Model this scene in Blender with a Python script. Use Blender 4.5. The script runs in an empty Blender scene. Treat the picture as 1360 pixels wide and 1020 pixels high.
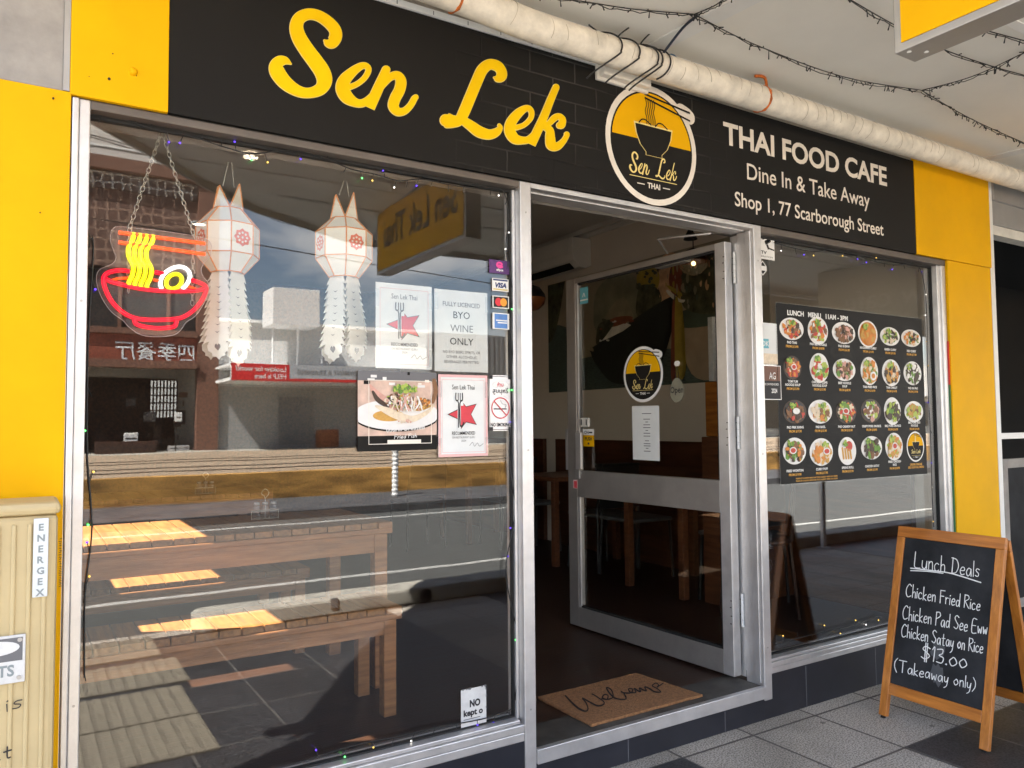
import bpy, math, random
import numpy as np
from mathutils import Vector, Matrix
rnd = random.Random(7)
R = math.radians
sc = bpy.context.scene
COL = sc.collection
# ------------------------------------------------------------------ camera, sky, sun, exposure
CF, CYAW, CPITCH, CROLL = 1039.405, 0.56238058, 0.05055601, -0.00890636
CPOS = Vector((-1.63810932, -2.45583254, 1.34984114))
_ca, _sa = math.cos(CYAW), math.sin(CYAW)
FWD = Vector((_sa*math.cos(CPITCH), _ca*math.cos(CPITCH), math.sin(CPITCH)))
_r0 = Vector((_ca, -_sa, 0)); _u0 = _r0.cross(FWD)
RGT = _r0*math.cos(CROLL) + _u0*math.sin(CROLL)
UPV = -_r0*math.sin(CROLL) + _u0*math.cos(CROLL)
cam_d = bpy.data.cameras.new('camera'); cam = bpy.data.objects.new('camera', cam_d); COL.objects.link(cam)
cam_d.sensor_width = 36.0; cam_d.lens = CF/1360*36.0; cam_d.clip_start = 0.05; cam_d.clip_end = 600
cam.matrix_world = Matrix(((RGT.x, UPV.x, -FWD.x, CPOS.x), (RGT.y, UPV.y, -FWD.y, CPOS.y), (RGT.z, UPV.z, -FWD.z, CPOS.z), (0, 0, 0, 1)))
sc.camera = cam
SUN = Vector((-0.68, 0.30, 1.0)).normalized()
world = bpy.data.worlds.new('World'); sc.world = world; world.use_nodes = True
wn = world.node_tree; wn.nodes.clear()
def wnode(t, **k):
    n = wn.nodes.new(t)
    for a, b in k.items(): setattr(n, a, b)
    return n
sky = wnode('ShaderNodeTexSky', sky_type='NISHITA', sun_disc=False, sun_elevation=math.asin(SUN.z), sun_rotation=math.atan2(SUN.x, SUN.y), air_density=1.0, dust_density=0.6, ozone_density=2.5)
tc = wnode('ShaderNodeTexCoord'); mp = wnode('ShaderNodeMapping'); mp.inputs['Scale'].default_value = (1.6, 1.6, 4.0); mp.inputs['Location'].default_value = (0.35, 0.1, 0.2)
nz = wnode('ShaderNodeTexNoise'); nz.inputs['Scale'].default_value = 2.2; nz.inputs['Detail'].default_value = 9; nz.inputs['Roughness'].default_value = 0.58
rp = wnode('ShaderNodeValToRGB'); rp.color_ramp.elements[0].position = 0.45; rp.color_ramp.elements[1].position = 0.62
mx = wnode('ShaderNodeMix', data_type='RGBA'); mx.inputs[7].default_value = (9.0, 8.9, 8.8, 1)
sep = wnode('ShaderNodeSeparateXYZ'); lowr = wnode('ShaderNodeMapRange'); lowr.inputs['From Min'].default_value = 0.55; lowr.inputs['From Max'].default_value = 0.10
mul = wnode('ShaderNodeMath', operation='MULTIPLY')
bg = wnode('ShaderNodeBackground'); out = wnode('ShaderNodeOutputWorld')
bg.inputs['Strength'].default_value = 0.05
L = wn.links.new
L(tc.outputs['Generated'], mp.inputs['Vector']); L(mp.outputs[0], nz.inputs['Vector']); L(nz.outputs['Fac'], rp.inputs['Fac'])
L(tc.outputs['Generated'], sep.inputs[0]); L(sep.outputs['Z'], lowr.inputs['Value'])
L(rp.outputs['Color'], mul.inputs[0]); L(lowr.outputs[0], mul.inputs[1])
hue = wnode('ShaderNodeMix', data_type='RGBA', blend_type='MULTIPLY'); hue.inputs[0].default_value = 1.0; hue.inputs[7].default_value = (1.14, 1.0, 0.91, 1)
L(mul.outputs[0], mx.inputs[0]); L(sky.outputs[0], hue.inputs[6]); L(hue.outputs[2], mx.inputs[6]); L(mx.outputs[2], bg.inputs['Color']); L(bg.outputs[0], out.inputs['Surface'])
sd = bpy.data.lights.new('sun', 'SUN'); sd.energy = 5.0; sd.angle = R(0.5); sd.color = (1.0, 0.95, 0.88)
so = bpy.data.objects.new('sun', sd); COL.objects.link(so); so.rotation_euler = SUN.to_track_quat('Z', 'Y').to_euler(); so.location = (-20, 8, 30)
vs = sc.view_settings; vs.view_transform = 'Standard'; vs.look = 'None'; vs.gamma = 1.0; vs.exposure = 3.62
cy = sc.cycles; cy.max_bounces = 8; cy.diffuse_bounces = 5; cy.glossy_bounces = 4; cy.transmission_bounces = 6; cy.transparent_max_bounces = 24
cy.caustics_reflective = False; cy.caustics_refractive = False; cy.sample_clamp_indirect = 6.0

# ------------------------------------------------------------------ measuring: a point of the photograph on a plane of the place
GY = 0.05                                                          # the plane of the shop glass
def ray(u, v): return FWD + RGT*((u-680)/CF) - UPV*((v-510)/CF)
def F(u, v, y=0.0):
    d = ray(u, v); return CPOS + d*((y-CPOS.y)/d.y)
def G(u, v, z=0.0):
    d = ray(u, v); return CPOS + d*((z-CPOS.z)/d.z)
def X(u, v, x):
    d = ray(u, v); return CPOS + d*((x-CPOS.x)/d.x)
def RF(u, v, yv):                                                  # something seen mirrored in the glass, yv behind it
    p = F(u, v, yv); p.y = 2*GY - p.y; return p
def RG(u, v, z=0.0):
    p = G(u, v, z); p.y = 2*GY - p.y; return p
def Q(lst, ox, oy, s): return [(ox+a[0]/s, oy+a[1]/s) + tuple(b/s for b in a[2:]) for a in lst]

# ------------------------------------------------------------------ materials
M = {}
def mat(name, col, rough=0.6, metal=0.0, var=0.12, scale=8.0, bump=0.0, bscale=60.0, spec=None, emit=None, estr=0.0, coat=0.0, stretch=None, col2=None, detail=6.0):
    m = bpy.data.materials.new(name); m.use_nodes = True; nt = m.node_tree; b = nt.nodes['Principled BSDF']
    b.inputs['Roughness'].default_value = rough; b.inputs['Metallic'].default_value = metal
    if spec is not None: b.inputs['Specular IOR Level'].default_value = spec
    if coat: b.inputs['Coat Weight'].default_value = coat; b.inputs['Coat Roughness'].default_value = 0.08
    c = tuple(col)+(1,)
    t = nt.nodes.new('ShaderNodeTexCoord'); mpn = nt.nodes.new('ShaderNodeMapping')
    if stretch: mpn.inputs['Scale'].default_value = stretch
    nt.links.new(t.outputs['Object'], mpn.inputs['Vector'])
    if var > 0:
        n = nt.nodes.new('ShaderNodeTexNoise'); n.inputs['Scale'].default_value = scale; n.inputs['Detail'].default_value = detail; n.inputs['Roughness'].default_value = 0.62
        r = nt.nodes.new('ShaderNodeValToRGB'); r.color_ramp.elements[0].position = 0.3; r.color_ramp.elements[1].position = 0.72
        lo = tuple(max(0, x*(1-var)) for x in col)+(1,); hi = (tuple(col2)+(1,)) if col2 else tuple(min(1, x*(1+var)) for x in col)+(1,)
        r.color_ramp.elements[0].color = lo; r.color_ramp.elements[1].color = hi
        nt.links.new(mpn.outputs[0], n.inputs['Vector']); nt.links.new(n.outputs['Fac'], r.inputs['Fac']); nt.links.new(r.outputs['Color'], b.inputs['Base Color'])
        mr = nt.nodes.new('ShaderNodeMapRange'); mr.inputs['To Min'].default_value = max(0, rough-0.08); mr.inputs['To Max'].default_value = min(1, rough+0.1)
        nt.links.new(n.outputs['Fac'], mr.inputs['Value']); nt.links.new(mr.outputs[0], b.inputs['Roughness'])
    else: b.inputs['Base Color'].default_value = c
    if bump > 0:
        n2 = nt.nodes.new('ShaderNodeTexNoise'); n2.inputs['Scale'].default_value = bscale; n2.inputs['Detail'].default_value = 5
        bp = nt.nodes.new('ShaderNodeBump'); bp.inputs['Strength'].default_value = bump; bp.inputs['Distance'].default_value = 0.01
        nt.links.new(mpn.outputs[0], n2.inputs['Vector']); nt.links.new(n2.outputs['Fac'], bp.inputs['Height']); nt.links.new(bp.outputs[0], b.inputs['Normal'])
    if emit: b.inputs['Emission Color'].default_value = tuple(emit)+(1,); b.inputs['Emission Strength'].default_value = estr
    M[name] = m; return m
def srgb(r, g, b):
    f = lambda c: (c/255/12.92) if c/255 <= 0.04045 else ((c/255+0.055)/1.055)**2.4
    return (f(r), f(g), f(b))
def glass(name, k=1.0, tint=(0.95, 0.96, 0.95), film=0.0):
    m = bpy.data.materials.new(name); m.use_nodes = True; nt = m.node_tree; nt.nodes.clear()
    o = nt.nodes.new('ShaderNodeOutputMaterial'); t = nt.nodes.new('ShaderNodeBsdfTransparent'); t.inputs[0].default_value = tint+(1,)
    g = nt.nodes.new('ShaderNodeBsdfGlossy'); g.inputs['Roughness'].default_value = 0.0
    lw = nt.nodes.new('ShaderNodeLayerWeight'); lw.inputs['Blend'].default_value = 0.5
    pw = nt.nodes.new('ShaderNodeMath'); pw.operation = 'POWER'; pw.inputs[1].default_value = 5
    ma = nt.nodes.new('ShaderNodeMath'); ma.operation = 'MULTIPLY_ADD'; ma.inputs[1].default_value = 0.95; ma.inputs[2].default_value = 0.04*k; ma.use_clamp = True
    mix = nt.nodes.new('ShaderNodeMixShader')
    k_ = nt.links.new
    tx = nt.nodes.new('ShaderNodeTexCoord'); wv = nt.nodes.new('ShaderNodeTexNoise'); wv.inputs['Scale'].default_value = 2.6; wv.inputs['Detail'].default_value = 1; bw = nt.nodes.new('ShaderNodeBump'); bw.inputs['Strength'].default_value = 1.0; bw.inputs['Distance'].default_value = 0.00022
    k_(tx.outputs['Object'], wv.inputs['Vector']); k_(wv.outputs['Fac'], bw.inputs['Height']); k_(bw.outputs[0], g.inputs['Normal'])
    k_(lw.outputs['Facing'], pw.inputs[0]); k_(pw.outputs[0], ma.inputs[0]); k_(ma.outputs[0], mix.inputs[0]); k_(t.outputs[0], mix.inputs[1]); k_(g.outputs[0], mix.inputs[2])
    if film > 0:
        d = nt.nodes.new('ShaderNodeBsdfDiffuse'); d.inputs[0].default_value = (0.7, 0.7, 0.68, 1); m2 = nt.nodes.new('ShaderNodeMixShader'); m2.inputs[0].default_value = film
        k_(mix.outputs[0], m2.inputs[1]); k_(d.outputs[0], m2.inputs[2]); k_(m2.outputs[0], o.inputs[0])
    else: k_(mix.outputs[0], o.inputs[0])
    M[name] = m; return m
def wood(name, col, col2, axis, scale=3.0, rough=0.5, coat=0.0):
    st = {'x': (1.2, 14, 14), 'y': (14, 1.2, 14), 'z': (14, 14, 1.2)}[axis]
    m = mat(name, col, rough, var=0.35, scale=scale, stretch=st, col2=col2, bump=0.15, bscale=12, coat=coat, detail=9); return m
glass('window_glass', 1.4, (0.96, 0.96, 0.95)); glass('street_glass', 2.6, (0.90, 0.90, 0.89)); glass('sun_dimming_glass', 1.0, (0.74, 0.68, 0.60)); glass('door_glass', 1.0, (0.94, 0.94, 0.92)); glass('acrylic', 1.6, (0.93, 0.94, 0.95), 0.05); glass('clear_plastic', 1.5, (0.97, 0.97, 0.97), 0.10)
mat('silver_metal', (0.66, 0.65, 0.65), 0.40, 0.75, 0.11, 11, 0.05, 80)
mat('door_metal_shaded', (0.40, 0.38, 0.36), 0.42, 0.7, 0.10, 8, 0.04, 80); mat('worn_step', (0.085, 0.08, 0.072), 0.55, 0.2, 0.5, 9, 0.05, 60)
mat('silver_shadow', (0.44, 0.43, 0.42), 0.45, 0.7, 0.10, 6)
mat('gasket', (0.012, 0.012, 0.012), 0.7)
mat('yellow_paint', (0.80, 0.425, 0.001), 0.55, 0, 0.08, 2.4, 0.07, 9, spec=0.12, detail=10)
mat('black_tile', (0.020, 0.021, 0.028), 0.32, 0, 0.25, 4, 0.02, 30)
mat('concrete_wall', (0.33, 0.31, 0.29), 0.85, 0, 0.28, 5, 0.2, 30)
mat('header_metal_shaded', (0.15, 0.13, 0.115), 0.5, 0.5, 0.15, 6)  # window head metal, its recessed shade put into the colour
mat('soffit_paint', (0.86, 0.84, 0.79), 0.75, 0, 0.06, 1.3, 0.03, 9)
mat('pipe_wrap', (0.78, 0.73, 0.64), 0.7, 0, 0.22, 12, 0.25, 40)
mat('rust_orange', (0.55, 0.14, 0.02), 0.75, 0, 0.5, 40, 0.2, 60)
mat('black_cable', (0.010, 0.010, 0.010), 0.5)
mat('blue_cable', (0.03, 0.10, 0.22), 0.5)
mat('white_plastic', (0.72, 0.70, 0.65), 0.5, 0, 0.10, 12)
mat('beige_brick', (0.40, 0.36, 0.31), 0.85, 0, 0.2, 10, 0.15, 60)
mat('pillar_beige', (0.53, 0.42, 0.225), 0.5, 0, 0.10, 5, 0.05, 40)
mat('sign_white', (0.80, 0.80, 0.79), 0.45, 0, 0.04, 10)
mat('sign_cream', (0.80, 0.74, 0.66), 0.55, 0, 0.08, 14)
mat('letter_yellow', (0.86, 0.55, 0.0), 0.55, 0, 0.08, 9, spec=0.15)
mat('letter_edge', (0.85, 0.68, 0.25), 0.5, 0, 0.05, 9)
mat('emblem_black', (0.013, 0.012, 0.011), 0.55, 0, 0.1, 10, spec=0.15)
mat('ink_black', (0.015, 0.015, 0.018), 0.6, 0, 0)
mat('ink_grey', (0.14, 0.14, 0.15), 0.6, 0, 0)
mat('ink_red', (0.62, 0.05, 0.07), 0.6, 0, 0.1, 30)
mat('ink_pink', (0.75, 0.45, 0.45), 0.6, 0, 0)
mat('ink_gold', (0.70, 0.36, 0.05), 0.6, 0, 0)
mat('paper', (0.72, 0.74, 0.74), 0.55, 0, 0.05, 12, 0.1, 14)
mat('paper_worn', (0.66, 0.66, 0.65), 0.6, 0, 0.12, 30)
mat('tile_floor', (0.035, 0.018, 0.012), 0.35, 0, 0.4, 6)
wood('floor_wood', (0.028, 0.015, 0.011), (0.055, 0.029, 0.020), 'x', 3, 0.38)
wood('board_wood', (0.46, 0.145, 0.018), (0.62, 0.23, 0.035), 'z', 3.0, 0.4, 0.25)
wood('board_rail', (0.43, 0.13, 0.016), (0.60, 0.215, 0.032), 'y', 3.0, 0.4, 0.25)
wood('dining_wood', (0.13, 0.045, 0.02), (0.20, 0.075, 0.03), 'y', 3, 0.45)
wood('table_wood', (0.30, 0.13, 0.046), (0.44, 0.205, 0.078), 'x', 3, 0.5)
wood('slat_wood', (0.24, 0.105, 0.034), (0.38, 0.185, 0.06), 'y', 3, 0.5)
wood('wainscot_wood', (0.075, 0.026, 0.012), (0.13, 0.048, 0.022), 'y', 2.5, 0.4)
mat('chalkboard', (0.020, 0.021, 0.024), 0.75, 0, 0.4, 4, 0.05, 40, spec=0.15, col2=(0.042, 0.043, 0.047))
mat('chalk', (0.80, 0.80, 0.79), 0.9, 0, 0.12, 60)
mat('chalk_smear', (0.075, 0.078, 0.085), 0.9, 0, 0.3, 12)
mat('rubber', (0.01, 0.01, 0.01), 0.8)
mat('coir', (0.30, 0.145, 0.06), 0.95, 0, 0.35, 90, 0.8, 260)
mat('coir_ink', (0.022, 0.012, 0.010), 0.95, 0, 0.3, 200)
mat('wall_beige', (0.74, 0.67, 0.57), 0.85, 0, 0.05, 2)
mat('ceiling_paint', (0.68, 0.65, 0.60), 0.85, 0, 0.05, 2)
mat('ac_plastic', (0.80, 0.76, 0.68), 0.45, 0, 0.04, 4)
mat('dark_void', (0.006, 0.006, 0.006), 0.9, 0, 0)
mat('chair_black', (0.015, 0.014, 0.014), 0.45, 0, 0.2, 10)
mat('chair_seat', (0.10, 0.10, 0.10), 0.5, 0, 0.2, 10)
mat('bent_wood', (0.045, 0.020, 0.012), 0.35, 0, 0.3, 10)
mat('copper', (0.42, 0.16, 0.06), 0.3, 0.6, 0.1, 8)
mat('lantern_paper', (0.88, 0.86, 0.78), 0.8, 0, 0.05, 20)
mat('lantern_trim', (0.74, 0.30, 0.10), 0.6, 0, 0.2, 60)
mat('lantern_rose', (0.78, 0.20, 0.12), 0.6, 0, 0.1, 30)
mat('cord_white', (0.6, 0.58, 0.52), 0.8, 0, 0)
mat('chain', (0.62, 0.60, 0.52), 0.35, 0.6, 0.1, 20)
def emit(name, col, s):
    m = mat(name, tuple(min(1, c*0.4+0.005) for c in col), 0.4, 0, 0, emit=col, estr=s); return m
emit('neon_red', (1.0, 0.0, 0.02), 0.17); emit('neon_orange', (1.0, 0.06, 0.0), 0.20); emit('neon_yellow', (1.0, 0.80, 0.0), 0.16); emit('neon_white', (1.0, 0.98, 0.95), 0.25)
emit('lamp_warm', (1.0, 0.86, 0.62), 3.5); emit('lamp_amber', (1.0, 0.60, 0.20), 0.8)
emit('bulb_green', (0.1, 1.0, 0.15), 0.35); emit('bulb_purple', (0.12, 0.05, 1.0), 0.2); emit('bulb_warm', (1.0, 0.62, 0.12), 0.16); emit('bulb_white', (1.0, 0.95, 0.85), 0.25); emit('bulb_red', (1.0, 0.1, 0.08), 0.5)

# ------------------------------------------------------------------ mesh builder
class MB:
    def __init__(s): s.v = []; s.f = []; s.m = []; s.s = []
    def add(s, vs_, fs, mi=0, sm=False):
        o = len(s.v); s.v.extend([tuple(p) for p in vs_])
        for f in fs: s.f.append(tuple(o+i for i in f)); s.m.append(mi); s.s.append(sm)
        return s
    def hexa(s, p, mi=0): return s.add(p, [(0, 3, 2, 1), (4, 5, 6, 7), (0, 1, 5, 4), (1, 2, 6, 5), (2, 3, 7, 6), (3, 0, 4, 7)], mi)
    def box(s, a, b, mi=0):
        x0, y0, z0 = a; x1, y1, z1 = b
        if x0 > x1: x0, x1 = x1, x0
        if y0 > y1: y0, y1 = y1, y0
        if z0 > z1: z0, z1 = z1, z0
        return s.hexa([(x0, y0, z0), (x1, y0, z0), (x1, y1, z0), (x0, y1, z0), (x0, y0, z1), (x1, y0, z1), (x1, y1, z1), (x0, y1, z1)], mi)
    def obox(s, o, u, v, w, mi=0):                                  # box from a corner and three edge vectors
        o, u, v, w = Vector(o), Vector(u), Vector(v), Vector(w)
        p = [o, o+u, o+u+v, o+v, o+w, o+u+w, o+u+v+w, o+v+w]
        if u.cross(v).dot(w) < 0: p = [p[i] for i in (0, 3, 2, 1, 4, 7, 6, 5)]
        return s.hexa(p, mi)
    def bar(s, p0, p1, w, h, up=(0, 0, 1), mi=0):
        p0, p1, up = Vector(p0), Vector(p1), Vector(up); d = (p1-p0); a = d.cross(up).normalized(); b = a.cross(d).normalized()
        return s.obox(p0-a*w/2-b*h/2, d, a*w, b*h, mi)
    def tube(s, pts, r, n=8, mi=0, sm=True, cap=True, closed=False):
        P = [Vector(p) for p in pts]; N = len(P); rr = r if isinstance(r, (list, tuple)) else [r]*N
        rings = []; prev = None
        for i in range(N):
            a = P[(i-1) % N] if (i > 0 or closed) else P[i]; b = P[(i+1) % N] if (i < N-1 or closed) else P[i]
            t = (b-a); t = t.normalized() if t.length > 1e-9 else Vector((0, 0, 1))
            if prev is None:
                h = Vector((0, 0, 1)) if abs(t.z) < 0.9 else Vector((1, 0, 0)); nr = t.cross(h).normalized()
            else:
                nr = prev - t*prev.dot(t); nr = nr.normalized() if nr.length > 1e-6 else t.orthogonal().normalized()
            prev = nr; bn = t.cross(nr)
            rings.append([P[i] + (nr*math.cos(2*math.pi*k/n) + bn*math.sin(2*math.pi*k/n))*rr[i] for k in range(n)])
        vs_ = [p for g in rings for p in g]; fs = []
        for i in range(N if closed else N-1):
            j = (i+1) % N
            for k in range(n): fs.append((i*n+k, i*n+(k+1) % n, j*n+(k+1) % n, j*n+k))
        s.add(vs_, fs, mi, sm)
        if cap and not closed: s.add(rings[0], [tuple(range(n-1, -1, -1))], mi); s.add(rings[-1], [tuple(range(n))], mi)
        return s
    def cyl(s, p0, p1, r, n=16, mi=0, r1=None): return s.tube([p0, p1], [r, r if r1 is None else r1], n, mi)
    def lathe(s, c, prof, n=24, mi=0, sm=True):                     # profile of (radius, z) about a vertical axis through c
        vs_ = []; fs = []
        for r_, z in prof:
            for k in range(n): vs_.append((c[0]+r_*math.cos(2*math.pi*k/n), c[1]+r_*math.sin(2*math.pi*k/n), c[2]+z))
        for i in range(len(prof)-1):
            for k in range(n): fs.append((i*n+k, i*n+(k+1) % n, (i+1)*n+(k+1) % n, (i+1)*n+k))
        return s.add(vs_, fs, mi, sm)
    def ball(s, c, r, n=10, mi=0):
        return s.lathe(c, [(r*math.sin(math.pi*i/6)+1e-5, -r*math.cos(math.pi*i/6)) for i in range(7)], n, mi)
    def poly(s, pts, mi=0): return s.add(pts, [tuple(range(len(pts)))], mi)
    def slab(s, pts, w, mi=0):                                      # polygon given a thickness along the vector w
        P = [Vector(p) for p in pts]; n = len(P); w = Vector(w)
        nr = sum(((P[i]-P[0]).cross(P[(i+1) % n]-P[0]) for i in range(1, n)), Vector())
        if nr.dot(w) > 0: P.reverse()
        vs_ = P+[p+w for p in P]
        fs = [tuple(range(n)), tuple(range(2*n-1, n-1, -1))]+[(i, i+n, (i+1) % n+n, (i+1) % n) for i in range(n)]
        return s.add(vs_, fs, mi)
    def build(s, name, mats, parent=None, bevel=0.0, sub=0):
        me = bpy.data.meshes.new(name); me.from_pydata(s.v, [], s.f); me.update()
        if not isinstance(mats, (list, tuple)): mats = [mats]
        for m in mats: me.materials.append(M[m])
        for p, mi, sm in zip(me.polygons, s.m, s.s): p.material_index = min(mi, len(mats)-1); p.use_smooth = sm
        o = bpy.data.objects.new(name, me); COL.objects.link(o)
        if parent is not None:
            o.parent = parent
            if parent.type == 'EMPTY': o.matrix_parent_inverse = parent.matrix_basis.inverted()
        if bevel > 0:
            b = o.modifiers.new('bevel', 'BEVEL'); b.width = bevel; b.segments = 2; b.limit_method = 'ANGLE'; b.angle_limit = R(40)
        return o
def tag(o, label, cat, group=None, kind=None):
    if label: o['label'] = label
    if cat: o['category'] = cat
    if group: o['group'] = group
    if kind: o['kind'] = kind
    return o
def thing(name, label, cat, loc=(0, 0, 0), group=None):
    o = bpy.data.objects.new(name, None); COL.objects.link(o); o.location = loc; o.empty_display_size = 0.1
    return tag(o, label, cat, group)
def struct(name, mb, mats, bevel=0): return tag(mb.build(name, mats, None, bevel), None, None, kind='structure')
def copy_tree(o, parent=None, shift=Vector((0, 0, 0))):
    c = o.copy(); COL.objects.link(c)
    if parent is not None: c.parent = parent
    else: c.location = Vector(o.location)+shift
    for ch in list(o.children): copy_tree(ch, c)
    return c

# ------------------------------------------------------------------ flat work: frames on surfaces, lettering, brush strokes
class Fr:                                                          # a flat frame: origin, right, up and outward directions
    def __init__(s, o, u, v):
        s.o, s.u, s.v = Vector(o), Vector(u).normalized(), Vector(v).normalized(); s.n = s.u.cross(s.v)
    def at(s, a, b, d=0.0): return s.o + s.u*a + s.v*b + s.n*d
_tc = {}
def glyphs(body, bold=0.0, shear=0.0, res=3):
    key = (body, bold, shear, res)
    if key in _tc: return _tc[key]
    c = bpy.data.curves.new('lettering', 'FONT'); c.body = body; c.offset = bold; c.shear = shear; c.resolution_u = res; c.fill_mode = 'FRONT'; c.size = 1
    o = bpy.data.objects.new('lettering', c); COL.objects.link(o); bpy.context.view_layer.update()
    me = bpy.data.meshes.new_from_object(o.evaluated_get(bpy.context.evaluated_depsgraph_get()))
    vv = [(v.co.x, v.co.y) for v in me.vertices]; ff = [tuple(p.vertices) for p in me.polygons]
    bpy.data.objects.remove(o); bpy.data.meshes.remove(me); bpy.data.curves.remove(c)
    _tc[key] = (vv, ff); return vv, ff
def text(mb, fr, body, x0, x1, y0, y1, d=0.0, mi=0, bold=0.0, shear=0.0, res=3):   # baseline y0, top y1, from x0 to x1
    vv, ff = glyphs(body, bold, shear, res)
    if not vv: return
    ax, bx = min(p[0] for p in vv), max(p[0] for p in vv); by = max(p[1] for p in vv)
    kx = (x1-x0)/max(1e-6, bx-ax); ky = (y1-y0)/max(1e-6, by)
    mb.add([fr.at(x0+(p[0]-ax)*kx, y0+p[1]*ky, d) for p in vv], ff, mi)
def ctext(mb, fr, body, cx, y0, h, d=0.0, mi=0, bold=0.0, wide=1.0, shear=0.0, maxw=None, res=2):
    vv, ff = glyphs(body, bold, shear, res); ax, bx = min(p[0] for p in vv), max(p[0] for p in vv); by = max(p[1] for p in vv)
    w = (bx-ax)*h/by*wide
    if maxw and w > maxw: w = maxw
    text(mb, fr, body, cx-w/2, cx+w/2, y0, y0+h, d, mi, bold, shear, res)
def smooth(pts, k=6):                                              # Catmull-Rom through (x, y, width)
    if len(pts) < 3: return pts
    o = []; P = [pts[0]]+list(pts)+[pts[-1]]
    for i in range(1, len(P)-2):
        a, b, c, e = P[i-1], P[i], P[i+1], P[i+2]
        for j in range(k):
            t = j/k
            o.append(tuple(0.5*(2*b[q]+(c[q]-a[q])*t+(2*a[q]-5*b[q]+4*c[q]-e[q])*t*t+(3*b[q]-a[q]-3*c[q]+e[q])*t**3) for q in range(len(b))))
    o.append(tuple(pts[-1])); return o
def stroke(mb, place, pts, w=None, mi=0, d0=0.0, ramp=0.0006, k=6, caps=(True, True), grow=0.0):
    P = [tuple(p[:2])+((p[2] if len(p) > 2 else w)+grow,) for p in pts]; P = smooth(P, k); n = len(P)
    vs_ = []; fs = []
    for i, (x, y, ww) in enumerate(P):
        a = P[max(0, i-1)]; b = P[min(n-1, i+1)]; tx, ty = b[0]-a[0], b[1]-a[1]; l = math.hypot(tx, ty) or 1; nx, ny = -ty/l, tx/l; dd = d0+ramp*i/n
        vs_ += [place(x+nx*ww/2, y+ny*ww/2, dd), place(x-nx*ww/2, y-ny*ww/2, dd)]
        if i: fs.append((2*i-2, 2*i-1, 2*i+1, 2*i))
    mb.add(vs_, fs, mi)
    for e, i in ((0, 0), (1, n-1)):
        if caps[e]:
            x, y, ww = P[i]; j = 1 if i == 0 else n-2; th = math.atan2(y-P[j][1], x-P[j][0]); dd = d0+ramp*i/n
            mb.poly([place(x+ww/2*math.cos(th-math.pi/2+math.pi*q/8), y+ww/2*math.sin(th-math.pi/2+math.pi*q/8), dd) for q in range(9)], mi)
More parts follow.
